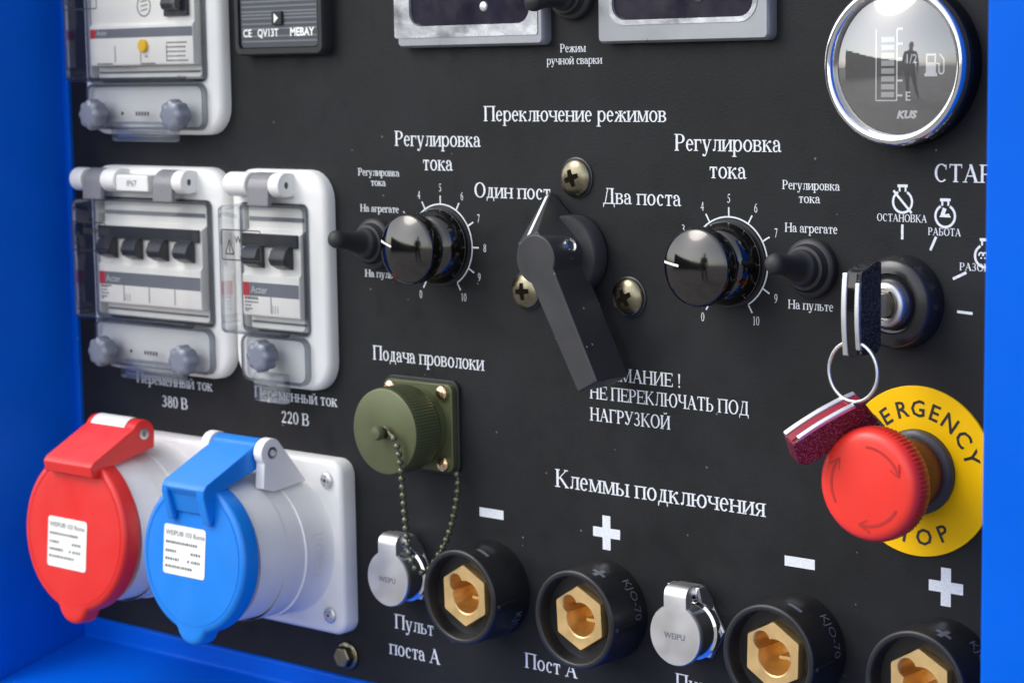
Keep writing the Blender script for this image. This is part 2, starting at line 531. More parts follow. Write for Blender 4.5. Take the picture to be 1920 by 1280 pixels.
def glyph(ch):
    if ch in _GC:
        return _GC[ch]
    g = Glyph()
    W = ADV[ch]
    low = ch.islower()
    h = 0.69 if low else 1.0
    S = 0.14 if low else TW
    e = 0.14 if low else 0.19
    c = ch.lower()
    if c == 'п':
        g.stem(e, 0, h, S), g.stem(W - e, 0, h, S), g.bar(e, W - e, h - tw)
    elif c == 'н':
        g.stem(e, 0, h, S), g.stem(W - e, 0, h, S), g.bar(e, W - e, h * .5 - .02)
    elif c in 'ий':
        g.stem(e, 0, h, S), g.stem(W - e, 0, h, S), g.diag(e + .03, .04, W - e - .03, h - .04, .10)
        if c == 'й':
            g.arc(W / 2, h + .25, .19, .15, 190, 350, .06, .07)
    elif c == 'л':
        g.stem(W - e, 0, h, S)
        g.diag(e + .10, .04, .38 * W, h - .04, .075)
        g.dot(e + .02, .07, .075), g.bar(.33 * W, W - e, h - tw), g.serif(.36 * W, h, .22, True)
    elif c == 'м':
        g.stem(W - e, 0, h, S), g.stem(e, 0, h, tw + .01)
        g.diag(W * .48, .02, e + .04, h, S), g.diag(W * .50, .02, W - e - .03, h, tw)
    elif c == 'к':
        g.stem(e, 0, h, S)
        g.diag(e + .06, h * .45, W - .22, h - .04, .075), g.diag(W - .14, .03, e + .19, h * .56, S * 1.08)
        g.serif(W - .15, 0, .28), g.dot(W - .17, h - .09, .075) if low else g.serif(W - .22, h, .30, True)
    elif c == 'т':
        g.stem(W / 2, 0, h, S, True, False), g.bar(.06, W - .06, h - tw - .01, tw + .01)
        g.poly((.05, h - .22), (.09, h - .22), (.13, h), (.05, h))
        g.poly((W - .05, h - .22), (W - .09, h - .22), (W - .13, h), (W - .05, h))
    elif c == 'г':
        g.stem(e, 0, h, S, True, True), g.bar(e, W - .05, h - tw - .01, tw + .01)
        g.poly((W - .05, h - .24), (W - .09, h - .24), (W - .15, h), (W - .05, h))
    elif c == 'о' or ch == '0':
        hh = 1.0 if ch == '0' else h
        g.arc(W / 2, hh / 2, W / 2 - .05, hh / 2 + .015, 0, 360, S if ch != '0' else .14, tw, 28)
    elif c == 'с':
        g.arc(W / 2 + .02, h / 2, W / 2 - .05, h / 2 + .015, 48, 312, S, tw, 22)
        if low:
            g.dot(W - .15, h - .14, .08)
        else:
            g.poly((W - .21, h - .31), (W - .15, h - .31), (W - .15, h), (W - .21, h - .08))
    elif ch == 'е':
        g.arc(W / 2, h / 2, W / 2 - .05, h / 2 + .015, 18, 318, S, tw, 22), g.bar(.13, W - .08, h * .52, .055)
        g.arc(W / 2, h / 2, W / 2 - .05, h / 2 + .015, 8, 40, .10, tw, 5)
    elif ch == 'Е':
        g.stem(e, 0, h, S, True, True), g.bar(e, W - .08, h - tw), g.bar(e, W - .04, 0), g.bar(e, W - .27, .47)
        g.poly((W - .05, h - .24), (W - .09, h - .24), (W - .14, h), (W - .05, h))
        g.poly((W - .02, .26), (W - .06, .26), (W - .12, 0), (W - .03, 0))
        g.poly((W - .24, .37), (W - .28, .37), (W - .28, .63), (W - .24, .63))
    elif c == 'в':
        g.stem(e, 0, h, S)
        g.bar(e, W * .55, h - .055, .055), g.bar(e, W * .55, h * .49, .055), g.bar(e, W * .58, 0, .055)
        g.arc(W * .52, h * .76, W * .34, h * .25, -90, 90, S, .055, 10)
        g.arc(W * .55, h * .265, W * .38, h * .275, -90, 90, S, .055, 10)
    elif c in 'ьбы':
        g.stem(e, 0, h, S, True, c != 'б')
        ww = W if c != 'ы' else .66
        g.bar(e, ww * .55, h * .52, .055), g.bar(e, ww * .55, 0, .055)
        g.arc(ww * .52, h * .285, ww * .40, h * .295, -90, 90, S, .055, 10)
        if c == 'б':
            g.bar(e - .1, W - .12, h - tw), g.poly((W - .10, h - .24), (W - .14, h - .24), (W - .18, h), (W - .10, h))
        if c == 'ы':
            g.stem(W - e, 0, h, S)
    elif ch == 'Р':
        g.stem(e, 0, h, S), g.bar(e, W * .5, h - .055, .055), g.bar(e, W * .5, .44, .055)
        g.arc(W * .5, .72, W * .44, .28, -90, 90, S, .055, 12)
    elif ch == 'р':
        g.stem(e, -.31, h, S, True, False), g.poly((0, h - .06), (e, h - .06), (e, h + .02))
        g.arc(W * .52, h / 2, W * .43, h / 2 + .015, 0, 360, S, .06, 24)
    elif ch == 'А':
        g.diag(.15, .03, W * .5, h, .07), g.diag(W - .19, .03, W * .47, h, S * 1.1), g.bar(.28, W - .33, .33, .055)
        g.serif(.15, 0, .30), g.serif(W - .17, 0, .36)
    elif ch == 'а':
        g.stem(W - .19, .05, h * .72, S * .95, False, False)
        g.arc(W * .40, h * .70, W * .37, h * .315, 0, 165, S * .8, .06, 10), g.dot(.15, h * .72, .075)
        g.arc(W * .36, .19, W * .31, .20, 60, 320, S * .85, .06, 14)
        g.poly((W * .30, .35), (W * .66, .45), (W * .66, .39), (W * .36, .30))
        g.poly((W - .25, .06), (W - .16, -.01), (W - .01, .05), (W - .01, .09), (W - .13, .07))
    elif c == 'д':
        g.stem(W - .26, .03, h, S, False, False), g.diag(.22, .04, W * .42, h - .03, .075)
        g.bar(.07, W - .07, 0, .06), g.bar(W * .36, W - .12, h - .055, .055)
        g.poly((.06, -.22), (.10, -.22), (.16, .04), (.06, .04))
        g.poly((W - .06, -.22), (W - .10, -.22), (W - .16, .04), (W - .06, .04))
        g.serif(W * .40, h, .22, True)
    elif c == 'ж':
        g.stem(W / 2, 0, h, S)
        for s in (-1, 1):
            g.diag(W / 2 + s * .05, h * .5, W / 2 + s * (W / 2 - .2), h - .06, .08)
            g.diag(W / 2 + s * (W / 2 - .12), .03, W / 2 + s * .14, h * .58, S)
            g.dot(W / 2 + s * (W / 2 - .16), h - .10, .075), g.serif(W / 2 + s * (W / 2 - .13), 0, .24)
    elif c == 'з' or ch == '3':
        h = 1.0 if ch == '3' else h
        g.arc(W * .44, h * .75, W * .36, h * .26, -80, 150, .13, .06, 12)
        g.arc(W * .42, h * .27, W * .44, h * .285, -155, 80, .145, .06, 14)
        g.bar(W * .3, W * .5, h * .50, .055)
    elif ch == 'У':
        g.diag(.20, h - .04, W * .52, .30, S * 1.05), g.diag(W - .17, h - .04, W * .44, .12, .08)
        g.arc(W * .30, .14, .19, .155, 200, 350, .08, .08, 8), g.dot(.17, .11, .09)
        g.serif(.20, h, .34, True), g.serif(W - .17, h, .28, True)
    elif ch == 'у':
        g.diag(.15, h - .03, W * .50, -.02, S * 1.05), g.diag(W - .13, h - .03, W * .42, -.18, .075)
        g.arc(W * .24, -.17, .16, .14, 210, 350, .08, .07, 8), g.dot(.12, -.23, .075)
        g.serif(.15, h, .28, True), g.serif(W - .14, h, .24, True)
    elif c == 'ч':
        g.stem(W - e, 0, h, S), g.stem(e, h * .62, h, S, False, True)
        g.arc(W * .48, h * .66, W * .48 - e + S / 2, h * .27, 180, 285, S, .065, 10)
        g.bar(W * .5, W - e, h * .40, .06)
    elif c == 'ю':
        g.stem(e, 0, h, S), g.bar(e, W * .45, h * .48, .055)
        rx = (W - .42 * W) / 2 + .01
        g.arc(W - rx - .04, h / 2, rx, h / 2 + .015, 0, 360, S, tw, 26)
    elif ch == 'я':
        g.stem(W - e, 0, h, S), g.bar(W * .45, W - e, h - .055, .055), g.bar(W * .45, W - e, h * .42, .055)
        g.arc(W * .46, h * .71, W * .36, h * .29, 90, 270, S, .055, 10), g.diag(.14, .03, W * .5, h * .44, .11)
        g.serif(.14, 0, .22)
    elif ch == '!':
        g.dot(.25, .07, .085), g.poly((.21, .27), (.29, .27), (.34, 1), (.16, 1))
    elif ch == '1':
        g.stem(.40, 0, 1, .13, True, False), g.poly((.16, .84), (.34, .88), (.46, 1), (.40, 1), (.16, .88))
    elif ch == '2':
        g.arc(.36, .70, .28, .30, -10, 165, .14, .065, 12), g.diag(.16, .05, .56, .62, .12), g.bar(.10, .66, 0, .12)
    elif ch == '4':
        g.stem(.50, 0, 1, .13, True, False), g.bar(.06, .70, .26, .09), g.diag(.10, .30, .50, 1, .07)
    elif ch == '5':
        g.bar(.22, .64, .90, .10), g.diag(.20, .55, .25, .95, .07), g.arc(.32, .31, .32, .32, -150, 105, .14, .07, 14)
    elif ch == '6':
        g.arc(.38, .32, .30, .33, 0, 360, .13, .065, 20), g.arc(.62, .36, .54, .64, 90, 185, .13, .065, 10)
    elif ch == '7':
        g.bar(.10, .66, .90, .10), g.diag(.30, 0, .61, .92, .11)
    elif ch == '8':
        g.arc(.375, .74, .26, .27, 0, 360, .12, .06, 18), g.arc(.375, .26, .31, .275, 0, 360, .13, .06, 18)
    elif ch == '9':
        g.arc(.37, .68, .30, .33, 0, 360, .13, .065, 20), g.arc(.13, .64, .54, .64, -90, 5, .13, .065, 10)
    _GC[ch] = g.p
    return g.p


def put_text(mb, text, x0, z, cap, x1=None, d=0.04, sx=1.0, center=False):
    """serif text with its baseline at z; x1 stretches it to the measured width"""
    wtot = sum(ADV[c] for c in text)
    if x1 is not None:
        sx = (x1 - x0) / (wtot * cap)
    if center:
        x0 -= wtot * cap * sx / 2
    x = 0.0
    k = 0
    for ch in text:
        if ch != ' ':
            for prim in glyph(ch):
                dd = d + 0.006 * (k % 6)
                k += 1
                for q in prim:
                    mb.face([(x0 + (x + px) * cap * sx, dd, z + py * cap) for px, py in q])
        x += ADV[ch]


def caption(parent, text, x0, z, cap, x1):
    mb = MB()
    put_text(mb, text, x0, z, cap, x1)
    return mb.build('caption', M['ink'], parent, recalc=False, smooth=False)


def sans(body, size, fn, bold=0.0, shear=0.0, center=True):
    """text in the built-in sans face as an MB; fn maps flat (x, y) mm -> local (x, d, z)"""
    cu = bpy.data.curves.new('lettering', 'FONT')
    cu.body = body
    cu.size = size
    cu.offset = bold
    cu.shear = shear
    cu.resolution_u = 2
    cu.align_x = 'CENTER' if center else 'LEFT'
    o = bpy.data.objects.new('lettering', cu)
    COL.objects.link(o)
    bpy.context.view_layer.update()
    me = bpy.data.meshes.new_from_object(o.evaluated_get(bpy.context.evaluated_depsgraph_get()))
    mb = MB()
    i = mb.add([fn(v.co.x, v.co.y) for v in me.vertices])
    for p in me.polygons:
        mb.f.append([i[k] for k in p.vertices])
    bpy.data.objects.remove(o)
    bpy.data.curves.remove(cu)
    bpy.data.meshes.remove(me)
    return mb


def merge(a, b):
    n = len(a.v)
    a.v += b.v
    a.f += [[i + n for i in f] for f in b.f]
    return a


# ================================================================== SETTING
gnd = MB().box(-60000, 60000, -60000, 60000, -970, -960).build('ground', M['ground'])
gnd['kind'] = 'structure'

# ---- what the shiny parts mirror: a fence across the yard and a bystander
fe = thing('yard_fence', 'long dark grey board fence mirrored in the gauge glass, left of the person', 'fence', 0, 0, -960)


def fpt(k):
    a = math.radians(205 + 6 * k)
    return Vector((9.5 * math.cos(a) * 1000, -9.5 * math.sin(a) * 1000))


for k in range(9):
    p, q = fpt(k), fpt(k + 1)
    dr = (q - p).normalized()
    nn = Vector((-dr.y, dr.x)) * 20
    pm = MB()
    hgt = 2150 - 110 * k
    pm.loft([[(v.x + o_.x, v.y + o_.y, z) for v, o_ in ((p, nn), (q, nn), (q, -nn), (p, -nn))] for z in (20, hgt)])
    pm.build('fence_board', M['fence'], fe)
    MB().box(p.x - 50, p.x + 50, p.y - 50, p.y + 50, 0, hgt + 60).build('fence_post', M['fence'], fe)

# ---- bystander mirrored in the gauge glass and the round regulators
def skin_figure():
    V, Eg, Rr = [], [], []

    def add(p, r, parent=None):
        V.append(Vector(p)), Rr.append(r)
        if parent is not None:
            Eg.append((parent, len(V) - 1))
        return len(V) - 1
    pel = add((0, 0, .93), (.155, .11))
    sp1 = add((0, .01, 1.08), (.145, .105), pel)
    sp2 = add((0, .0, 1.26), (.165, .115), sp1)
    sp3 = add((0, .0, 1.40), (.13, .09), sp2)
    nk = add((0, -.005, 1.48), (.055, .055), sp3)
    h1 = add((0, -.02, 1.55), (.062, .075), nk)
    h2 = add((0, -.02, 1.62), (.074, .092), h1)
    h3 = add((0, -.012, 1.69), (.070, .088), h2)
    add((0, -.01, 1.735), (.045, .055), h3)
    for sx in (-1, 1):
        hp = add((sx * .095, 0, .88), (.092, .092), pel)
        kn_ = add((sx * .135, -.02, .49), (.064, .064), hp)
        an = add((sx * .165, .01, .10), (.045, .045), kn_)
        hl_ = add((sx * .168, -.03, .05), (.043, .045), an)
        add((sx * .19, -.17, .035), (.042, .030), hl_)
        sh = add((sx * .17, 0, 1.40), (.068, .068), sp3)
        el = add((sx * .25, .03, 1.13), (.048, .048), sh)
        wr = add((sx * .25, -.06, .89), (.032, .030), el)
        pa = add((sx * .248, -.075, .825), (.026, .040), wr)
        for q, ln_ in ((-.030, .055), (-.010, .068), (.010, .072), (.028, .060)):
            f1 = add((sx * .246, -.075 + q, .775), (.0095, .0095), pa)
            add((sx * .236, -.082 + q, .775 - ln_), (.008, .008), f1)
        tb_ = add((sx * .232, -.12, .815), (.011, .011), pa)
        add((sx * .224, -.135, .775), (.009, .009), tb_)
    me = bpy.data.meshes.new('person')
    me.from_pydata([tuple(v) for v in V], Eg, [])
    o = bpy.data.objects.new('person', me)
    COL.objects.link(o)
    sk = o.modifiers.new('skin', 'SKIN')
    for i, r in enumerate(Rr):
        me.skin_vertices[0].data[i].radius = (r[0] * 1.14, r[1] * 1.14)
        me.skin_vertices[0].data[i].use_root = (i == 0)
    su = o.modifiers.new('smooth', 'SUBSURF')
    su.levels = su.render_levels = 2
    bpy.context.view_layer.update()
    m2 = bpy.data.meshes.new_from_object(o.evaluated_get(bpy.context.evaluated_depsgraph_get()))
    bpy.data.objects.remove(o)
    m2.name = 'person'
    for mm in ('skin', 'jacket', 'trousers', 'shoes'):
        m2.materials.append(M[mm])
    for p in m2.polygons:
        c = p.center
        p.use_smooth = True
        arm = abs(c.x) > .205 and c.z < .88 and c.z > .6
        p.material_index = 3 if c.z < .085 else 0 if (c.z > 1.485 or arm) else 2 if (c.z < .93 and abs(c.x) < .215) else 1
    o2 = bpy.data.objects.new('person', m2)
    COL.objects.link(o2)
    return o2


per = skin_figure()
per.location = Vector((-0.52, -2.78, -0.96))
per.rotation_euler = (0, 0, PI + math.radians(-10))
tag(per, 'person in a dark jacket and trousers standing with legs apart, mirrored in the gauge glass', 'person')
hm = MB(lambda p: (p[0], -p[1], p[2]))
hm.ball((0, 5, 1672), 92, 24, 14)
hair = hm.build('hair', M['hair'], per)
for v in hair.data.vertices:
    if v.co.y < -.02 and v.co.z < 1.70:
        v.co.y = -.02 + (v.co.y + .02) * .1
    v.co.z = max(v.co.z, 1.60)
    v.co.x *= .88
for sx in (-1, 1):
    MB(lambda p: (p[0], -p[1], p[2])).ball((sx * 30, -98, 1640), 9, 10, 6).build('eye', M['hair'], per)
    MB(lambda p: (p[0], -p[1], p[2])).ball((sx * 74, -5, 1628), 20, 10, 8).build('ear', M['skin'], per)
MB(lambda p: (p[0], -p[1], p[2])).loft([[(-12, -98, 1608), (12, -98, 1608), (5, -98, 1645), (-5, -98, 1645)],
                                        [(-8, -126, 1612), (8, -126, 1612), (3, -104, 1642), (-3, -104, 1642)]]).build('nose', M['skin'], per, bevel=3)
MB(lambda p: (p[0], -p[1], p[2])).box(-24, 24, -100, -92, 1583, 1590).build('mouth', M['lips'], per, bevel=2)

# ---- blue sheet-metal housing
hs_ = thing('metal_housing', 'glossy blue painted sheet metal housing framing the black panel on three sides', 'housing')
w_ = MB()
w_.box(-300, -279, -30, 62, -260, 330)
w_.build('side_wall', M['blue'], hs_, bevel=1.2, seg=3)
MB().box(-279.2, -275, -4, 2.2, -170, 330).build('edge_flange', M['blue'], hs_, bevel=0.9, seg=3)
MB().prism_x([(-4, -155), (2.0, -155), (2.6, -164.5), (64, -178.6), (64, -200), (-4, -200)], -278.9, 330
             ).build('bottom_ledge', M['blue'], hs_, bevel=1.5, seg=3)
MB().box(252.6, 420, -30, 80, -260, 330).build('front_post', M['blue'], hs_, bevel=1.5, seg=3)
MB().box(-300, 420, -36, -30.5, -260, 330).build('back_sheet', M['blue'], hs_)

# ---- black panel with everything printed on it
panel = MB().box(-275.1, 252, -3, 0, -158, 330).build('switchboard', M['panel'])
tag(panel, 'large flat black control panel printed with white Russian captions and scales', 'switchboard')
for txt, x0, x1, z, cap in [
        ('Режим', 26.7, 39.5, 114.6, 3.2), ('ручной сварки', 20.0, 47.4, 110.0, 3.2),
        ('Переключение режимов', -13.2, 77.8, 88.0, 6.0),
        ('Регулировка', -62.6, -14.9, 77.6, 6.2), ('тока', -46.9, -30.2, 67.8, 6.2),
        ('Регулировка', -84.3, -60.2, 64.9, 3.1), ('тока', -76.9, -68.2, 60.7, 3.1),
        ('На агрегате', -83.5, -60.9, 49.7, 3.1), ('На пульте', -81.6, -61.0, 22.1, 3.1),
        ('Один пост', -19.0, 21.2, 57.4, 6.0), ('Два поста', 46.9, 84.3, 56.7, 6.0),
        ('Регулировка', 81.2, 128.8, 77.4, 6.2), ('тока', 97.0, 113.6, 67.5, 6.1),
        ('Регулировка', 129.0, 153.2, 64.2, 3.3), ('тока', 136.0, 145.1, 59.5, 3.3),
        ('На агрегате', 130.1, 152.4, 48.9, 3.3), ('На пульте', 131.5, 150.8, 21.2, 3.3),
        ('СТАРТ', 190.4, 218.0, 68.2, 6.1), ('ОСТАНОВКА', 168.2, 188.0, 54.1, 2.6),
        ('РАБОТА', 188.4, 201.1, 49.9, 2.6), ('РАЗОГРЕВ', 200.6, 218.5, 38.4, 2.6),
        ('Подача проволоки', -78.1, -15.1, -13.1, 6.1),
        ('ВНИМАНИЕ !', 39.7, 84.0, -11.8, 5.2), ('НЕ ПЕРЕКЛЮЧАТЬ ПОД', 39.6, 114.6, -19.6, 5.2),
        ('НАГРУЗКОЙ', 39.6, 78.6, -28.3, 5.2),
        ('Переменный ток', -234.4, -180.7, -35.7, 5.2), ('380 В', -216.4, -198.2, -45.7, 5.2),
        ('Переменный ток', -152.8, -100.1, -35.7, 5.2), ('220 В', -135.8, -117.8, -45.7, 5.3),
        ('Клеммы подключения', 21.5, 121.8, -56.7, 7.2),
        ('Пульт', -68.8, -45.8, -128.7, 6.3), ('поста А', -72.2, -42.5, -140.6, 6.4),
        ('Пост А', 4.2, 31.9, -133.6, 6.3), ('Пульт', 80.2, 103.0, -129.0, 6.2)]:
    caption(panel, txt, x0, z, cap, x1)


def sign(name, bars):
    mb = MB()
    for x0, x1, z0, z1 in bars:
        mb.face([(x0, .06, z0), (x1, .06, z0), (x1, .06, z1), (x0, .06, z1)])
    return mb.build(name, M['ink'], panel, recalc=False, smooth=False)


for cx in (-12.4, 136.7):
    sign('minus_sign', [(cx - 6.5, cx + 6.5, -73.7, -69.9)])
for cx in (47.3, 196.7):
    sign('plus_sign', [(cx - 6.7, cx + 6.7, -74.2, -70.3), (cx - 1.95, cx + 1.95, -79.0, -74.2),
                       (cx - 1.95, cx + 1.95, -70.3, -65.4)])


def ring_quads(mb, cx, cz, r0, r1, a0, a1, d=0.06, n=48):
    prev = None
    for k in range(n + 1):
        a = math.radians(a0 + (a1 - a0) * k / n)
        p = ((cx + r0 * math.cos(a), d, cz + r0 * math.sin(a)), (cx + r1 * math.cos(a), d, cz + r1 * math.sin(a)))
        if prev:
            mb.face([prev[0], p[0], p[1], prev[1]])
        prev = p


def seg_quad(mb, x0, z0, x1, z1, w, d=0.06):
    v = Vector((x1 - x0, z1 - z0)).normalized()
    n = Vector((-v.y, v.x)) * w / 2
    mb.face([(x0 - n.x, d, z0 - n.y), (x1 - n.x, d, z1 - n.y), (x1 + n.x, d, z1 + n.y), (x0 + n.x, d, z0 + n.y)])


for cx, cz in ((-37.5, 37.0), (105.73, 36.43)):
    mb = MB()
    ring_quads(mb, cx, cz, 16.75, 17.35, -60, 240, n=90)
    for k in range(11):
        a = math.radians(90 - (k - 5) * 30)
        seg_quad(mb, cx + 17.3 * math.cos(a), cz + 17.3 * math.sin(a), cx + 20.6 * math.cos(a), cz + 20.6 * math.sin(a), .62, .075)
        put_text(mb, str(k), cx + 23.8 * math.cos(a), cz + 23.8 * math.sin(a) - 1.6, 3.2, sx=.66, center=True)
    mb.build('dial_scale', M['ink'], panel, recalc=False, smooth=False)

# engine pictograms and tick marks round the ignition switch
for cx, cz, kind in ((178.4, 61.0, 0), (195.0, 56.6, 1), (210.2, 43.6, 2)):
    mb = MB()
    ring_quads(mb, cx, cz, 3.3, 4.15, 118, 422, n=40)
    mb.face([(cx - 1.5, .06, cz + 3.5), (cx - .8, .06, cz + 3.5), (cx - .8, .06, cz + 5.2), (cx - 1.5, .06, cz + 5.2)])
    mb.face([(cx + 1.5, .06, cz + 3.5), (cx + .8, .06, cz + 3.5), (cx + .8, .06, cz + 5.2), (cx + 1.5, .06, cz + 5.2)])
    mb.face([(cx - 2.0, .065, cz + 5.0), (cx + 2.0, .065, cz + 5.0), (cx + 2.0, .065, cz + 6.0), (cx - 2.0, .065, cz + 6.0)])
    if kind == 0:
        seg_quad(mb, cx - 3.6, cz + 3.8, cx + 3.6, cz - 3.8, .85, .07)
    elif kind == 1:
        mb.face([(cx - .9, .07, cz + 2.9), (cx + .5, .07, cz + 2.4), (cx - .4, .07, cz + .2), (cx - 2.0, .07, cz - .3)])
        mb.face([(cx - 2.2, .075, cz - .4), (cx + 2.2, .075, cz - .4), (cx + 1.4, .075, cz + .9), (cx - 1.8, .075, cz + .3)])
    else:
        for s in (-1.4, 0, 1.4):
            ring_quads(mb, cx + s, cz + .3, .55, 1.1, -20, 200, .07 + .004 * (s + 2), 10)
            seg_quad(mb, cx + s - .3, cz - .7, cx + s + .3, cz - .7, .5, .08)
    mb.build('engine_symbol', M['ink'], panel, recalc=False, smooth=False)
mb = MB()
for q in ((178.4, 53.2, 178.4, 48.0), (191.6, 49.4, 189.4, 44.7), (203.3, 37.7, 198.2, 35.3), (205.8, 23.9, 199.9, 24.2)):
    seg_quad(mb, *q, .95)
mb.build('position_tick', M['ink'], panel, recalc=False, smooth=False)


# ================================================================== BREAKER ENCLOSURES
def hook_clip(mb, cx, w, zt, zb):
    """smoked hinge clip bent over the top of the enclosure"""
    poly = []
    for a in range(0, 100, 12):
        t = math.radians(a)
        poly.append((8 + 7.0 * math.sin(t), zt - 7 + 7.0 * math.cos(t)))
    poly += [(15.2, zb), (12.6, zb)]
    for a in range(90, -10, -15):
        t = math.radians(a)
        poly.append((8 + 4.6 * math.sin(t), zt - 7 + 4.6 * math.cos(t)))
    mb.prism_x(poly, cx - w / 2, cx + w / 2)


def lug(mb, x0, x1, z, r=5.4, d=10.5):
    mb.prism_x([(5.5, z + r * .9), *[(d + r * math.cos(t), z + r * math.sin(t)) for t in
                [PI / 2 - PI * k / 14 for k in range(15)]], (5.5, z - r * .9)], x0, x1)


def lobed_knob(parent, x, z, d0=9.5, r=6.7):
    rp = lambda a, d: 1 + (.065 * math.cos(8 * a) if d > d0 + 2.2 else 0)
    return MB().lathe(x, z, [(r * .62, d0), (r * .62, d0 + 2.2), (r * .92, d0 + 2.5), (r, d0 + 3.4), (r, d0 + 8.2), (r * .9, d0 + 9.2),
                             (r * .55, d0 + 9.5)], 96, ripple=rp).build('thumb_knob', M['knobgrey'], parent, sharp=55)


def enclosure(label, x, z, half, chalf, cx, knobs, clips, lugs, tab, note):
    """local origin: centre of the base, panel face; z=0 is the middle of the window"""
    t = thing('breaker_enclosure', label, 'breaker enclosure', x, 0, z, 'clear fronted breaker enclosures')
    base = rrect(-half + 3.5, half, -48.5, 47.2, 13)
    win = rrect(cx - chalf + 1.5, cx + chalf - 1.5, -25, 32.5, 3)
    b = MB()
    b.stack(base, [(0, 0.1), (0, 3.6), (1.0, 5.2), (2.6, 6.2)], False, False)
    b.flat(base(2.6), 6.2, [win()])
    b.wall(win(), 6.2, 1.0)
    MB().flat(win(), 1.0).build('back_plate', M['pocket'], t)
    b.build('base_frame', M['white'], t, sharp=50)
    for a0, a1 in lugs:
        lg = MB()
        lug(lg, a0, a1, 40.8)
        lgo = lg.build('hinge_lug', M['white'], t, bevel=0.8)
        pin = MB()
        ring0 = [(a1 + .06, 11 + 1.1 * math.cos(s), 40.8 + 1.5 * math.sin(s)) for s in [2 * PI * k / 14 for k in range(14)]]
        ring1 = [(a1 - .9, p[1], p[2]) for p in ring0]
        pin.loft([ring1, ring0])
        pin.build('hinge_pin', M['dark'], lgo)
    # smoked cover: bulging box, its rim, and a thin lower plate
    cv = MB()
    box = rrect(cx - chalf, cx + chalf, -24.5, 32.5, 3.0)
    cv.stack(box, [(2.2, 21.75), (2.9, 22.0), (6.5, 22.6), (12.0, 22.9)], False, True)
    cov = cv.build('clear_cover', M['cover'], t, sharp=60)
    for side in (0, 1):      # the lower and left bends get a darker tint than the others
        cc_ = MB().stack(box, [(0.3, 18.0), (0.5, 19.8), (1.1, 21.0), (2.2, 21.7)], False, False)

        def low(f):
            c_ = sum((cc_.v[i] for i in f), Vector()) / len(f) / MM
            return c_.x < cx - chalf + 2.6 or c_.z < -22
        cc_.f = [f for f in cc_.f if low(f) == bool(side)]
        cc_.build('cover_corner', M['coveredge' if side else 'coverside'], cov, sharp=70)
    MB().stack(box, [(0, 6.4), (0.3, 17.9)], False, False).build('cover_side', M['coverside'], cov, sharp=60)
    rim = MB()
    o_, i_ = rrect(cx - chalf - .2, cx + chalf + .2, -24.8, 32.8, 3.2), rrect(cx - chalf + 1.2, cx + chalf - 2.6, -22.4, 30.6, 2)
    rim.flat(o_(), 7.2, [i_()])
    rim.wall(o_(), 6.3, 7.2)
    rim.build('cover_rim', M['coveredge'], cov)
    lp = MB()
    pl = rrect(cx - chalf, cx + chalf, -46.3, -25.2, 5)
    lp.stack(pl, [(.6, 8.8), (.9, 9.4)], False, True)
    lp.build('cover_foot', M['coverside'], cov, sharp=60)
    fe_ = MB()
    fe_.flat(pl(), 9.0, [pl(1.5)])
    fe_.wall(pl(), 6.6, 9.0)
    fe_.build('foot_edge', M['coveredge'], cov, sharp=60)
    tb = MB().stack(rrect(tab[0], tab[1], tab[2], tab[3], 1.6), [(0, 8.6), (0, 11.4), (.5, 12.0)])
    for k in range(4):
        zz = tab[2] + 2.2 + 1.9 * k
        tb.box(tab[0] + 4.5, tab[1] - 4.5, 12.05, 12.6, zz, zz + .8)
    tb.build('pull_tab', M['tab'], cov, sharp=60)
    for c in clips:
        hk = MB()
        hook_clip(hk, c, 13.2, 46.2, 31.8)
        hk.build('hinge_clip', M['clipgrey'], cov, bevel=0.5)
    for kx, kz in knobs:
        lobed_knob(t, kx, kz)
    # moulded warning frame on the cover
    wf = MB()
    wx = cx - chalf + (5 if half < 40 else 3)
    fo, fi = rrect(wx, wx + 25, 8.5, 22, 1), rrect(wx + .5, wx + 24.5, 9.0, 21.5, .7)
    wf.flat(fo(), 23.0, [fi()])
    for a, b2 in (((wx + 2.5, 11.3), (wx + 5.2, 17.5)), ((wx + 5.2, 17.5), (wx + 7.9, 11.3)), ((wx + 2.5, 11.3), (wx + 7.9, 11.3)),
                  ((wx + 5.2, 15.6), (wx + 5.2, 12.2))):
        seg_quad(wf, *a, *b2, .6, 23.02)
    merge(wf, sans('WARNING', 4.2, lambda px, py: (wx + 8.6 + px * .95, 23.04, 16.2 + py), bold=.08, center=False))
    wf.build('warning_mark', M['blackprint'], cov, recalc=False, smooth=False)
    if note:
        st = MB().box(note[0], note[1], 6.25, 15.2, 36.0, 43.6)
        st.build('rating_strip', M['white'], t, bevel=.8)
        n2 = sans('IP67', 4.0, lambda px, py: ((note[0] + note[1]) / 2 + px, 15.26, 38.4 + py))
        n2.build('rating_mark', M['blackprint'], t, recalc=False, smooth=False)
    # marks on the lower plate
    lm = MB()
    if half > 40:
        for px in (-9, 9):
            lm.flat(circ(cx + px * 1.6, -38.8, .9, 14), 9.5)
        for k in range(5):
            lm.face([(cx - 5 + k * 2, 9.52, -39.8), (cx - 3.8 + k * 2, 9.52, -39.8), (cx - 3.8 + k * 2, 9.52, -38), (cx - 5 + k * 2, 9.52, -38)])
        lm.build('moulded_mark', M['dark'], t, recalc=False, smooth=False)
    return t


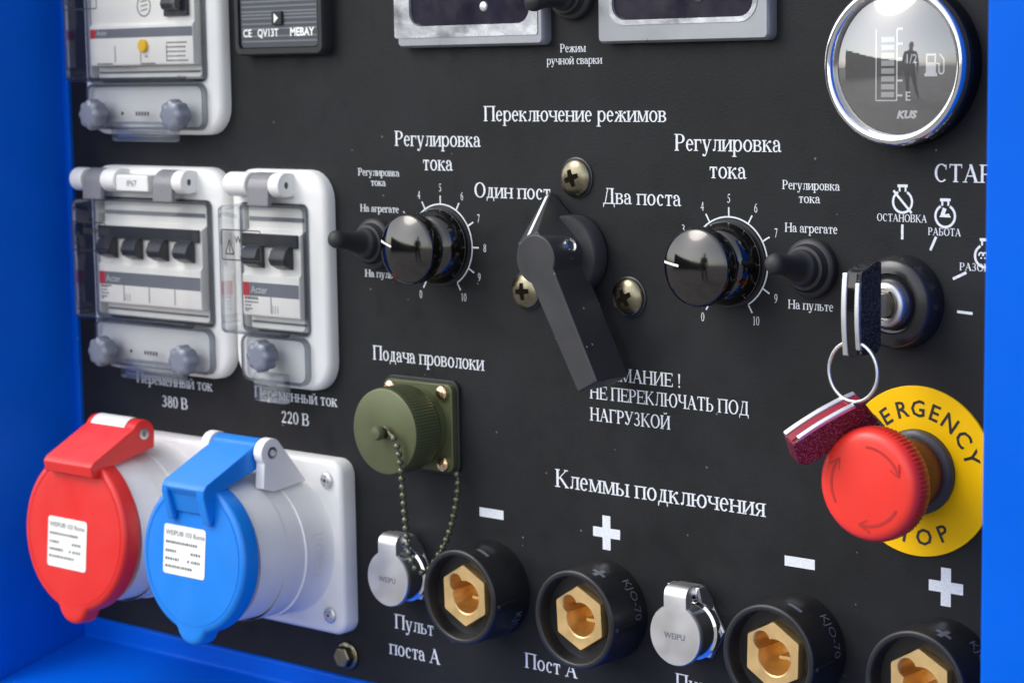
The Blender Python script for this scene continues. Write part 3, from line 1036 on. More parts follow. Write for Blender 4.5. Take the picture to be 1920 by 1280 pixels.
L1 = 'wide smoked clear breaker enclosure with two thumb knobs, left of the narrow one'
enc = enclosure(L1, -211.2, 19.6, 49.3, 41.2, -.3, [(-28.5, -39.2), (28.6, -39.4)], [-32.5, 17.5],
                [(-48, -39.6), (-25.6, -15.5), (24.4, 31.5)], (-20.5, 23.5, -51.5, -42.5), (-14.5, 8))
dup(enc, -211.2, 0, 129.8, 'wide smoked clear breaker enclosure at the top edge, above the other two enclosures')
enclosure('narrow smoked clear breaker enclosure with a single thumb knob', -129.9, 19.6, 31.5, 21.0, 0.0, [(-.6, -33.4)], [-1],
          [(-22.5, -8.2), (6.0, 13.0)], (-10.5, 9.5, -54.5, -41.5), None)


# ================================================================== CIRCUIT BREAKERS INSIDE
def breaker(name, label, x, z, n, rcd=False):
    """local z=0 is the middle of the window"""
    t = thing(name, label, 'circuit breaker', x, 1.2, z, 'circuit breakers behind clear covers')
    w = 9.0 * n
    b = MB()
    b.prism_x([(0, -23.5), (3.6, -23.5), (3.6, -17), (8.0, -17), (8.4, -15.9), (8.4, 1.0), (7.2, 2.2), (7.2, 19.2), (3.6, 21.0),
               (3.6, 31.5), (0, 31.5)], -w, w)
    b.build('breaker_body', M['beige'], t, bevel=.4)
    gv = MB()
    gv.box(-w + 1, w - 1, 3.65, 4.1, 24.6, 26.4)
    gv.box(-w + 1, w - 1, 3.65, 4.1, -20.5, -19.6)
    for k in range(1, n):
        gv.box(-w + 18 * k - .25, -w + 18 * k + .25, 8.35, 8.5, -15.5, -8.0)
    gv.build('groove', M['band'], t)
    if not rcd:
        MB().box(-w + .8, w - .8, 7.25, 8.9, 13.6, 19.4).build('lever_shroud', M['dark'], t, bevel=.3)
        for k in range(n):
            c = -w + 9 + 18 * k
            lv = MB().prism_x([(7.3, 4.2), (8.8, 4.4), (12.6, 6.5), (13.6, 9.0), (12.0, 12.6), (9.5, 14.5), (7.3, 14.5)], c - 4.8, c + 4.8)
            lv.build('toggle_lever', M['dark'], t, bevel=.5)
        bz = (-8.2, -2.2)
    else:
        MB().box(w - 19, w - 3, 7.25, 8.8, 4.5, 19.2).build('lever_shroud', M['dark'], t, bevel=.3)
        MB().prism_x([(8.0, 6.8), (12.6, 7.5), (13.6, 10.0), (12.0, 13.6), (9.5, 15.5), (8.0, 15.5)], w - 16, w - 6
                     ).build('toggle_lever', M['dark'], t, bevel=.5)
        MB().lathe(-w + 38.5, -8.3, [(3.0, 8.4), (3.0, 9.6), (2.6, 10.0)], 32).build('test_button', M['amber'], t)
        bz = (-4.4, -.2)
    off = 8.46
    bd = MB()
    bd.face([(-w + 4.4, off, bz[0]), (w - .3, off, bz[0]), (w - .3, off, bz[1]), (-w + 4.4, off, bz[1])])
    bd.build('name_band', M['band'], t, recalc=False, smooth=False)
    rd = MB()
    rd.face([(-w + .4, off, bz[0]), (-w + 4.4, off, bz[0]), (-w + 4.4, off, bz[1]), (-w + .4, off, bz[1])])
    rd.build('red_mark', M['redprint'], t, recalc=False, smooth=False)
    sans('Acter', (bz[1] - bz[0]) * .75, lambda px, py: (-w + 5.4 + px, off + .06, bz[0] + 1.4 + py), bold=.04, center=False
         ).build('name_mark', M['dialgrey'], t, recalc=False, smooth=False)
    fp = MB()
    rnd = random.Random(n + (9 if rcd else 0))
    if rcd:
        rows = [(-w + 5, -w + 16, -16.4), (-w + 5, -w + 28, -18.6 + .9), (-w + 36, -w + 46, -16.6), (-w + 39, -w + 41, -13.4)]
        rows += [(w - 18, w - 3 - rnd.random() * 3, -7.5 - 2.0 * k) for k in range(5)]
        ring_quads(fp, -w + 38, 9.5, 4.2, 4.8, 0, 360, 7.3, 32)
        for k in range(3):
            seg_quad(fp, -w + 36, 7.5 + 2 * k, -w + 40.5, 8.2 + 2 * k, .5, 7.32)
    else:
        rows = [(-w + 1.4, -w + 1.4 + rnd.uniform(4, 9), -9.8 - 1.5 * k) for k in range(4)] + [(-w + 1.8, -w + 3.8, -15.2)]
        rows += [(-w + 1.4, -w + 9.5, -9.2)]
        for k in range(3):
            seg_quad(fp, -w + 19 + 1.6 * k, -15.4, -w + 19 + 1.6 * k, -12, .3, off)
    for a, c, zz in rows:
        x = a
        while x < c - .4:
            l = rnd.uniform(.5, 1.5)
            fp.face([(x, off, zz), (min(c, x + l), off, zz), (min(c, x + l), off, zz + .7), (x, off, zz + .7)])
            x += l + rnd.uniform(.2, .5)
    fp.build('fine_print', M['print'], t, recalc=False, smooth=False)
    return t


breaker('circuit_breaker', 'beige four lever circuit breaker inside the wide clear enclosure', -211.4, 19.6, 4)
breaker('circuit_breaker', 'beige two lever circuit breaker inside the narrow clear enclosure', -129.9, 19.6, 2)
breaker('residual_current_breaker', 'beige breaker with yellow round test button inside the top clear enclosure', -211.4, 129.8, 4, True)

# ================================================================== METERS AT THE TOP EDGE
t = thing('digital_meter', 'black square digital meter with brown display and small arrow button', 'meter', -124.5, 0, 144.5)
bz_ = rrect(-27.6, 27.6, -28.6, 28.6, 4)
inn = rrect(-24.8, 24.8, -25.6, 25.6, 2.5)
b = MB()
b.stack(bz_, [(0, .1), (0, 5.0), (.8, 6.4)], False, False)
b.flat(bz_(.8), 6.4, [inn()])
b.wall(inn(), 6.4, 4.6)
b.flat(inn(), 4.6)
b.build('meter_bezel', M['meter'], t, sharp=50)
f_ = MB().stack(rrect(-24.2, 23.4, -25, 25, 2), [(0, 4.65), (0, 5.3)]).build('meter_face', M['meterface'], t)
ln = MB()
for k, zz in enumerate((-22.8, -20.6, -17.4, -15.3, -13.0, -11.5, -10.1, -7.9, -5.8)):
    if zz in (-15.3, -11.5, -13.0):
        ln.face([(-23.5, 5.36, zz), (-4, 5.36, zz), (-4, 5.36, zz + .7), (-23.5, 5.36, zz + .7)])
        ln.face([(3, 5.36, zz), (23, 5.36, zz), (23, 5.36, zz + .7), (3, 5.36, zz + .7)])
    else:
        ln.face([(-23.5, 5.36, zz), (23, 5.36, zz), (23, 5.36, zz + .7), (-23.5, 5.36, zz + .7)])
ln.build('face_line', M['meterline'], t, recalc=False, smooth=False)
MB().box(-21, 19, 5.35, 5.6, -4, 14).build('display', M['lcd'], t)
sg = MB()
for k in range(4):
    x0 = -16.5 + 9.2 * k
    for q in ((0, 6, -1.5, -.4), (0, 6, 10.0, 11.1), (-.2, .9, -1, 10.5), (5.1, 6.2, -1, 10.5), (0, 6, 4.4, 5.4)):
        sg.face([(x0 + q[0], 5.62 + .005 * k, q[2]), (x0 + q[1], 5.62 + .005 * k, q[2]), (x0 + q[1], 5.62 + .005 * k, q[3]),
                 (x0 + q[0], 5.62 + .005 * k, q[3])])
sg.build('display_digit', M['lcdseg'], t, recalc=False, smooth=False)
bt = MB().box(-3.6, 2.6, 5.4, 6.5, -15.6, -9.8).build('arrow_button', M['meter'], t, bevel=.3)
ar = MB()
ar.face([(-1.9, 6.56, -14.8), (.8, 6.56, -12.7), (-1.9, 6.56, -10.6)])
ar.build('arrow_mark', M['dialmark'], bt, recalc=False, smooth=False)
lt = sans('CE', 4.6, lambda px, py: (-20 + px, 5.42, -20.4 + py), bold=.1)
merge(lt, sans('QV13T', 4.6, lambda px, py: (-7 + px * .95, 5.42, -20.4 + py), bold=.1))
merge(lt, sans('MEBAY', 4.8, lambda px, py: (14 + px * .98, 5.42, -20.4 + py), bold=.16))
lt.build('lettering', M['dialmark'], t, recalc=False, smooth=False)


def panel_meter(label, x0, x1, zb, crinkled):
    t = thing('panel_meter', label, 'meter', (x0 + x1) / 2, 0, zb, 'two large grey framed meters')
    w = (x1 - x0) / 2
    fr = rrect(-w, w, 0, 76, 2.5)
    wi = rrect(-w + 7.2, w - 6.6, 8.4, 68, 6)
    b = MB()
    b.stack(fr, [(0, .1), (0, 4.0), (1.0, 5.2)], False, False)
    b.flat(fr(1.0), 5.2, [wi(-1.2)])
    b.wall(wi(-1.2), 5.2, 3.6)
    b.build('meter_frame', M['alu'], t, sharp=50)
    MB().stack(wi, [(-1.2, 3.4), (-1.2, 3.8)]).build('meter_window', M['purple'], t)
    fl = MB()
    n0, n1 = rrect(-w + 1.4 - (2.4 if crinkled else -1.2), w - 2.6, 4.0, 70, 1.2), wi
    fl.flat(n0(), 5.5, [n1(-.6)] if not crinkled else [n1(.2)])
    if not crinkled:
        fl = MB()
        fl.flat(wi(-1.7), 5.45, [wi(0.2)])
    fl.wall(wi(.2), 5.45, 4.0)
    fl.build('film_border', M['film'], t)
    if crinkled:
        MB().lathe(7.5, 15.6, [(2.0, 3.85), (1.7, 4.4), (1.0, 4.6)], 24).build('adjust_screw', M['satin'], t)
    else:
        MB().lathe(7.5, 16.6, [(2.6, 3.85), (2.2, 4.2)], 24).build('adjust_screw', M['dark'], t)
    return t


panel_meter('grey framed meter with dark window under loose silvery film, left of the top toggle', -55.2, 22.6, 117.6, True)
panel_meter('grey framed meter with dark window and plain edge, left of the fuel gauge', 49.0, 126.8, 117.4, False)


# ================================================================== TOGGLES
def toggle(label, x, z, tilt):
    t = thing('toggle_switch', label, 'toggle switch', x, 0, z, 'black rubber booted toggle switches')
    MB().lathe(0, 0, [(10.6, .1), (10.6, 2.4), (10.2, 3.2), (8.9, 3.8), (8.3, 5.6)], 64, True, False).build('boot_collar', M['rubber'], t)
    path, rad = [], []
    for d, r in ((3.4, 8.6), (5.2, 8.2), (6.3, 7.9), (6.6, 6.7), (8.6, 6.4), (9.4, 6.0), (9.8, 5.3), (11.6, 4.8), (14, 4.2), (19, 3.6),
                 (22.5, 3.7), (24.5, 3.75), (26, 3.2), (26.9, 2.0), (27.2, .6)):
        s = max(0, d - 5)
        path.append((0, d, tilt * s)), rad.append(r)
    m = MB()
    rings = [[(p[0] + r * math.cos(2 * PI * k / 40), p[1] - tilt * r * math.sin(2 * PI * k / 40) * (.8 if p[1] > 7 else 0),
               p[2] + r * math.sin(2 * PI * k / 40)) for k in range(40)] for p, r in zip(path, rad)]
    m.loft(rings)
    m.build('boot_lever', M['rubber'], t, sharp=50)
    return t


tg = toggle('black rubber booted toggle switch tucked behind the left round knob', -74.0, 36.6, .17)
dup(tg, 142.0, 0, 36.5, 'black rubber booted toggle switch between the right round knob and the ignition key')
toggle('black rubber booted toggle switch at the top edge between the two grey meters', 34.0, 137.4, -.20)

# ================================================================== FUEL GAUGE
t = thing('fuel_gauge', 'round chrome rimmed fuel gauge with dark dial and white pump symbol', 'fuel gauge', 180.3, 0, 108.0)
MB().lathe(0, 0, [(28.0, .1), (28.0, 5.0), (27.2, 6.0)], 96, True, False).build('gauge_flange', M['bakelite'], t)
MB().lathe(0, 0, [(26.4, 5.2), (27.6, 6.4), (27.9, 8.2), (27.3, 10.4), (25.9, 11.7), (24.6, 11.2), (23.6, 9.6), (23.4, 8.4)], 120, False, False
           ).build('chrome_bezel', M['chrome'], t, sharp=70)
MB().lathe(0, 0, [(23.7, 8.5), (.05, 8.5)], 64, False, True).build('dial', M['dial'], t)
R_ = 62.0
gl = MB()
gl.lathe(0, 0, [(23.6 * k / 14, 9.4 + math.sqrt(R_ * R_ - (23.6 * k / 14) ** 2) - math.sqrt(R_ * R_ - 23.6 ** 2)) for k in range(14, 0, -1)] +
         [(.02, 9.4 + R_ - math.sqrt(R_ * R_ - 23.6 ** 2))], 96, False, True)
gl.build('domed_glass', M['glass'], t, sharp=80)
mk = MB()
D0 = 8.56
seg_quad(mk, -7.6, -12.1, -7.6, 12, .4, D0)
seg_quad(mk, -7.6, -12.1, .6, -12.1, .4, D0 + .01)
seg_quad(mk, .5, -12.1, .5, 12, .5, D0)
for zz in (-10.4, -5.4, 2.0, 7, 12):
    seg_quad(mk, .6, zz, 2.7, zz, .7, D0 + .02)
merge(mk, sans('1/2', 4.4, lambda px, py: (5.9 + px * .85, D0, .4 + py), bold=.05))
merge(mk, sans('E', 4.3, lambda px, py: (4.8 + px, D0, -12.1 + py), bold=.10))
merge(mk, sans('KUS', 3.5, lambda px, py: (4.2 + px * 1.15, D0, -18.0 + py), bold=.2, shear=.25))
for q in ((11.1, 15.9, -4.1, -3.0), (11.6, 15.4, -3.0, .6), (11.6, 15.4, 2.8, 3.5), (11.6, 12.2, .6, 2.8), (14.8, 15.4, .6, 2.8)):
    mk.face([(q[0], D0, q[2]), (q[1], D0, q[2]), (q[1], D0, q[3]), (q[0], D0, q[3])])
seg_quad(mk, 15.4, .2, 16.6, .2, .55, D0 + .01)
seg_quad(mk, 16.6, .4, 16.6, -2.4, .55, D0 + .02)
ring_quads(mk, 17.5, -2.4, .6, 1.15, 180, 360, D0 + .03, 10)
seg_quad(mk, 18.4, -2.4, 18.4, 1.6, .55, D0 + .02)
seg_quad(mk, 18.4, 1.5, 16.8, 3.4, .55, D0 + .03)
mk.build('dial_mark', M['dialmark'], t, recalc=False, smooth=False)
sgm = MB()
for k in range(8):
    zz = -11.0 + 2.65 * k
    sgm.face([(-5.6, D0, zz), (-.5, D0, zz), (-.5, D0, zz + 1.8), (-5.6, D0, zz + 1.8)])
sgm.build('level_segment', M['dialgrey'], t, recalc=False, smooth=False)


# ================================================================== ROUND KNOBS
def knob(label, x, z, ang):
    t = thing('current_regulator', label, 'regulator', x, 0, z, 'glossy black round regulators')
    MB().lathe(0, 0, [(16.3, .1), (16.3, .5), (15.2, .6)], 72).build('black_disc', M['rubber'], t)  # thin flat black disc inside the scale ring
    MB().lathe(0, 0, [(14.9, .7), (15.5, 2.2), (15.4, 3.6), (14.9, 5.6), (14.2, 7.4), (13.2, 9.2), (12.2, 10.4), (11.2, 11.0), (11.0, 12.6)], 96,
               True, False).build('knob_skirt', M['blackchrome'], t, sharp=60)
    RS, DC = 30.0, 24.7

    def dome(r):
        return DC - RS + math.sqrt(RS * RS - r * r)
    cp = MB().lathe(0, 0, [(11.0, 12.2), (12.6, 13.0), (13.9, 14.6), (14.5, 16.6), (14.5, 19.6), (14.2, 20.8), (13.6, dome(13.6))] +
                    [(r, dome(r)) for r in (13, 12, 11, 10, 9, 8, 7, 6, 5, 4, 3, 2, 1, .05)], 96, False, True
                    ).build('knob_cap', M['blackchrome'], t, sharp=60)
    ca, sa = math.cos(ang), math.sin(ang)
    m = MB()
    for (r0, d0), (r1, d1) in zip(*[[(r_, dome(min(r_, 13.6)) + .30 - (max(0, r_ - 13.6) * 1.6)) for r_ in q_] for q_ in ((5.2, 7.2, 9.2, 11, 12.3, 13.5), (7.2, 9.2, 11, 12.3, 13.5, 14.4))]):
        m.face([(r0 * ca + .45 * sa, d0, r0 * sa - .45 * ca), (r1 * ca + .45 * sa, d1, r1 * sa - .45 * ca),
                (r1 * ca - .45 * sa, d1, r1 * sa + .45 * ca), (r0 * ca - .45 * sa, d0, r0 * sa + .45 * ca)])
    m.build('pointer_line', M['dialmark'], cp, recalc=False, smooth=False)
    return t


kn = knob('glossy black round knob right of the narrow breaker enclosure', -37.5, 37.0, math.radians(167))
kn2 = dup(kn, 105.73, 0, 36.43, 'glossy black round knob between the big lever switch and the ignition key')

kn2.rotation_euler = (0, math.radians(-6), 0)

# ================================================================== BIG LEVER SWITCH
t = thing('rotary_switch', 'large black rotary switch with long square lever and white pointer line', 'rotary switch', 34.2, 0, 36.6)
MB().lathe(0, 0, [(14.4, .1), (15.6, 1.2), (15.6, 7.6), (14.8, 8.6)], 80).build('base_disc', M['satinblack'], t)
dx, dz = Vector((0.466, -0.885)), Vector((0.885, 0.466))


def lw(a, b):        # along lever, across lever -> x, z
    return (dx.x * a + dz.x * b, dx.y * a + dz.y * b)


hub_r = 9.5
ol = []
h0 = math.asin(6.2 / hub_r)
for k in range(37):          # round hub, open towards the lever
    a = h0 + (2 * PI - 2 * h0) * k / 36
    ol.append(lw(hub_r * math.cos(a), hub_r * math.sin(a)))
ol += [lw(53.2, -5.3), lw(53.2, 5.3)]
MB().loft([[(x, 6.4, z) for x, z in ol], [(x, 25.8, z) for x, z in ol]]).build('lever', M['satinblack'], t, bevel=.7, seg=3)
pt = MB()


def lwd(a, b, d):
    q = lw(a, b)
    return (q[0], d, q[1])


pt.loft([[lwd(-4, -9.0, 1.0), lwd(-4, 9.0, 1.0), lwd(-26.6, 1.3, 1.0), lwd(-26.6, -1.3, 1.0)],
         [lwd(-4, -9.0, 7.0), lwd(-4, 9.0, 7.0), lwd(-26.6, 1.3, 2.4), lwd(-26.6, -1.3, 2.4)],
         [lwd(-4, -7.2, 25.2), lwd(-4, 7.2, 25.2), lwd(-9.0, 5.6, 25.2), lwd(-9.0, -5.6, 25.2)]])
ptr = pt.build('pointer_wedge', M['satinblack'], t, bevel=.6, seg=2)
ln = MB()
a0, a1 = (-10.2, 23.64), (-25.6, 3.70)
ln.face([(lw(a0[0], -.95)[0], a0[1] + .1, lw(a0[0], -.95)[1]), (lw(a1[0], -.95)[0], a1[1] + .1, lw(a1[0], -.95)[1]),
         (lw(a1[0], .95)[0], a1[1] + .1, lw(a1[0], .95)[1]), (lw(a0[0], .95)[0], a0[1] + .1, lw(a0[0], .95)[1])])
ln.build('pointer_line', M['dialmark'], ptr, recalc=False, smooth=False)
ss = MB(lambda p: (p[1] * .94 + p[0] * -.34, 15.0 + p[2], 1.8 + p[1] * .34 + p[0] * .94))
ss.lathe(0, 0, [(3.0, 8.0), (3.0, 9.7), (2.4, 10.0), (2.0, 9.3), (.05, 9.2)], 32)
ss.build('set_screw', M['chrome'], t)

# ================================================================== PAN HEAD SCREWS


def cross_slot(mb, d, ri, arm, w):
    pts = []
    for k in range(4):
        a = PI / 2 * k
        for l, s in ((w, -w), (arm, -w * .8), (arm, w * .8)):
            pts.append((l * math.cos(a) - s * math.sin(a), l * math.sin(a) + s * math.cos(a)))
    return pts


def pan_head(name_parent, r, h, rot, screwmat, slotmat, arm=None, name='screw_head'):
    arm = arm or r * .46
    prof = [(r, .1), (r, h * .22)]
    for k in range(1, 10):
        a = PI / 2 * k / 10
        prof.append((r * math.cos(a), h * .22 + h * .78 * math.sin(a)))
    prof.append((.03, h))
    hd = MB().lathe(0, 0, prof, 48).build(name, screwmat, name_parent, sharp=60)
    m = MB()
    pts = [(x * math.cos(rot) - z * math.sin(rot), x * math.sin(rot) + z * math.cos(rot)) for x, z in cross_slot(None, 0, 0, arm, r * .15)]

    def sd(x, z):
        q = min(.999, math.hypot(x, z) / r)
        return h * .22 + h * .78 * math.sqrt(1 - q * q)
    c = [(0, h + .12, 0)]
    n = len(pts)
    for k in range(n):
        p, q = pts[k], pts[(k + 1) % n]
        m.face([(0, sd(0, 0) + .14, 0), (p[0], sd(*p) + .14, p[1]), (q[0], sd(*q) + .14, q[1])])
    m.build('cross_slot', slotmat, hd, recalc=False, smooth=False)
    return hd


def screw(label, x, z, r, h, rot):
    t = thing('pan_head_screw', label, 'screw', x, 0, z, 'screws around the big lever switch')
    MB().lathe(0, 0, [(r + .5, .05), (r + .5, .5), (r, .8)], 48).build('washer_rim', M['dark'], t)
    pan_head(t, r, h, rot, M['zinc'], M['slot'])
    return t


screw('tarnished cross head screw above the lever switch pointer', 34.4, 66.3, 7.5, 3.9, .35)
screw('tarnished cross head screw half hidden left of the lever', 8.6, 20.9, 7.4, 3.9, .1)
screw('tarnished cross head screw right of the long lever', 59.6, 21.2, 7.5, 3.9, .5)

# ================================================================== IGNITION SWITCH, KEYS
t = thing('ignition_switch', 'round black ignition switch with silver lock cylinder', 'ignition switch', 178.4, 0, 26.4)
MB().lathe(0, 0, [(16.6, .1), (16.4, 2.5), (15.4, 7.2), (14.4, 8.4), (10.6, 8.9), (10.2, 7.6), (9.2, 7.4), (8.9, 9.4), (8.0, 9.8)], 96, True, False
           ).build('lock_ring', M['lockblack'], t, sharp=60)
cy = MB()
cy.lathe(0, 0, [(8.2, 7.0), (7.7, 11.6), (7.1, 12.4), (5.6, 12.5)], 72, True, False)
cy.lathe(0, 0, [(5.6, 12.5), (5.3, 11.4), (.05, 11.2)], 72, False, True)
cyo = cy.build('lock_cylinder', M['satin'], t, sharp=50)
pl_ = []
for k in range(13):
    a = -PI / 2 + PI * k / 12
    pl_.append((2.2 + 2.0 * math.cos(a) * math.cos(a), 4.6 * math.sin(a)))
kp = MB().prism_d([(-3.0, -4.6)] + pl_ + [(-3.0, 4.6)], 11.2, 12.7)
kp.build('key_shutter', M['zinc'], t, bevel=.2)
gr = MB()
for (x0, z0), (x1, z1) in zip(pl_[:-1], pl_[1:]):
    seg_quad(gr, x0 + .25, z0, x1 + .25, z1, .55, 12.75)
gr.build('key_slot', M['blackprint'], t, recalc=False, smooth=False)


def key_bow(t, grip, rail_core):
    """local frame: x thickness, d along the depth, z along the bow; origin in the middle of the bow"""
    hl = 16.4

    def front(z, e=0):
        return 7.0 - e - 1.6 * (z / hl) ** 2
    zs = [-15.8 + 28.6 * k / 16 for k in range(17)]
    poly = [(-7.0, -hl + 3.6), (-4.5, -hl + .6)] + [(front(z, .3), z) for z in zs] + [(-4.5, 16.0), (-7.0, 15.6)]
    MB().prism_x(poly, -3.4, 3.4).build('key_grip', grip, t, bevel=.7, seg=3)
    core = MB()
    core.prism_x([(front(z) + .15, z * .97) for z in zs] + [(front(z) - 1.2, z * .97) for z in zs[::-1]], -1.7, 1.6)
    core.build('grip_edge', rail_core, t)
    for x0, x1, za, zb in ((-3.8, -1.7, -15.6, 12.6), (1.4, 3.3, -13.4, 9.4)):
        zz = [za + (zb - za) * k / 16 for k in range(17)]
        MB().prism_x([(front(z) + .75, z) for z in zz] + [(front(z) - 1.0, z) for z in zz[::-1]], x0, x1
                     ).build('chrome_rail', M['satin'], t, bevel=.5, seg=3)


k1 = thing('ignition_key', 'black grained key with chrome rails, standing in the ignition switch', 'key', 178.6, 26.4, 26.4)
key_bow(k1, M['blackleather'], M['bakelite'])
MB().box(-1.1, 1.1, -18, -6.8, -4.0, 4.0).build('key_blade', M['satin'], k1, bevel=.3)

# spare key on the ring: frame turned so that its rails face up and its grip faces the viewer
k2 = thing('spare_key', 'dark grained key with chrome rails, crimson partly from a painted red reflection, hanging from the key ring', 'key')
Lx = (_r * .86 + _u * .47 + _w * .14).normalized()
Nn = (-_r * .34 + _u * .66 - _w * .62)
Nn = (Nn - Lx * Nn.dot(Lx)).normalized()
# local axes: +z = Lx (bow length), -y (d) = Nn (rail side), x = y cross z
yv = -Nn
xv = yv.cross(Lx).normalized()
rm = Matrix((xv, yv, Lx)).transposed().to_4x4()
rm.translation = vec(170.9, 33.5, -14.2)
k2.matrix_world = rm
key_bow(k2, M['redreflect'], M['crimson'])
rk = MB()
path = []
for k in range(72):
    a = 2 * PI * k / 72
    path.append((178.3 + 10.1 * math.cos(a), 31.6 + 1.0 * math.cos(a), 5.5 + 10.2 * math.sin(a)))
rk.tube(path, .62, 10, closed=True)
ro = rk.build('key_ring', M['satin'])
tag(ro, 'thin round steel key ring linking the two keys', 'key ring')

# ================================================================== EMERGENCY STOP
t = thing('emergency_stop', 'red mushroom emergency stop button on round yellow plate', 'emergency stop', 185.57, 0, -32.49)
plate = MB().lathe(0, 0, [(30.0, .1), (30.0, .9), (29.8, 1.1), (.05, 1.1)], 128).build('yellow_plate', M['yellow'], t)
ltm = {1: MB(), 0: MB()}
for ch, ang, rad_, top in [('E', 155.5, 22.3, 1), ('M', 139, 22.3, 1), ('E', 124.5, 22.3, 1), ('R', 106.5, 22.3, 1), ('G', 89.5, 22.3, 1),
                           ('E', 72.6, 22.3, 1), ('N', 55.2, 22.3, 1), ('C', 36.2, 22.3, 1), ('Y', 18.4, 22.3, 1),
                           ('S', -119.5, 22.9, 0), ('T', -101.3, 22.9, 0), ('O', -82.6, 22.9, 0), ('P', -63.6, 22.9, 0)]:
    a = math.radians(ang)
    ox, oz = rad_ * math.cos(a), rad_ * math.sin(a)
    if top:
        ex, ez = (math.sin(a), -math.cos(a)), (math.cos(a), math.sin(a))
    else:
        ex, ez = (-math.sin(a), math.cos(a)), (-math.cos(a), -math.sin(a))
    merge(ltm[top], sans(ch, 8.2, lambda px, py: (ox + ex[0] * px + ez[0] * (py - 2.95), 1.18, oz + ex[1] * px + ez[1] * (py - 2.95)), bold=.14))
for m_ in ltm.values():
    m_.build('lettering', M['blackprint'], plate, recalc=False, smooth=False)
MB().lathe(0, 0, [(15.0, 1.2), (15.0, 3.6), (14.0, 4.6), (11.8, 4.8)], 96, True, False).build('black_collar', M['satinblack'], t)
MB().lathe(0, 0, [(12.2, 1.2), (12.2, 11), (11.6, 14), (11.6, 26.0)], 72).build('button_stem', M['stem'], t)
rp = lambda a, d: 1 + (.011 * math.cos(76 * a) if 25.6 < d < 31.6 else 0)
bt = MB().lathe(0, 0, [(11.0, 24.60), (17.6, 24.80), (19.0, 25.40), (19.5, 26.40), (19.5, 30.80), (19.2, 32.00), (18.9, 32.80), (18.2, 33.90), (16.9, 34.70),
                       (15.6, 34.95), (12, 35.30), (6, 35.60), (.05, 35.70)], 512, ripple=rp).build('mushroom_button', M['mush'], t, sharp=60)
am = MB()
for c0 in (95, -25, 215):
    ring_quads(am, 0, 0, 13.0, 13.9, c0 - 72, c0 - 5, 35.32, 24)
    a = math.radians(c0 - 76)
    for s in (-1, 1):
        p0 = (13.45 * math.cos(a), 13.45 * math.sin(a))
        b_ = math.radians(c0 - 60)
        p1 = ((13.45 + s * 2.0) * math.cos(b_), (13.45 + s * 2.0) * math.sin(b_))
        seg_quad(am, *p0, *p1, .6, 35.36 + .01 * s)
am.build('arrow_mark', M['mushmark'], bt, recalc=False, smooth=False)


# ================================================================== POWER SOCKETS
def small_screw(parent, x, d, z, r, h, rot, m=None):
    mount = MB(lambda p: (p[0] + x, p[1] + d, p[2] + z))
    prof = [(r, 0), (r, h * .4)] + [(r * math.cos(PI / 2 * k / 7), h * .4 + h * .6 * math.sin(PI / 2 * k / 7)) for k in range(1, 7)] + [(.03, h)]
    mount.lathe(0, 0, prof, 32)
    o = mount.build('screw', m or M['satin'], parent, sharp=60)
    s = MB(lambda p: (p[0] + x, p[1] + d, p[2] + z))
    pts = [(a * math.cos(rot) - c * math.sin(rot), a * math.sin(rot) + c * math.cos(rot)) for a, c in cross_slot(None, 0, 0, r * .62, r * .13)]
    sd = lambda a, c: h * .4 + h * .6 * math.sqrt(max(0, 1 - (a * a + c * c) / (r * r))) + .04
    for k in range(12):
        p, q = pts[k], pts[(k + 1) % 12]
        s.face([(0, sd(0, 0), 0), (p[0], sd(*p), p[1]), (q[0], sd(*q), q[1])])
    s.build('cross_slot', M['blackprint'], o, recalc=False, smooth=False)
    return o


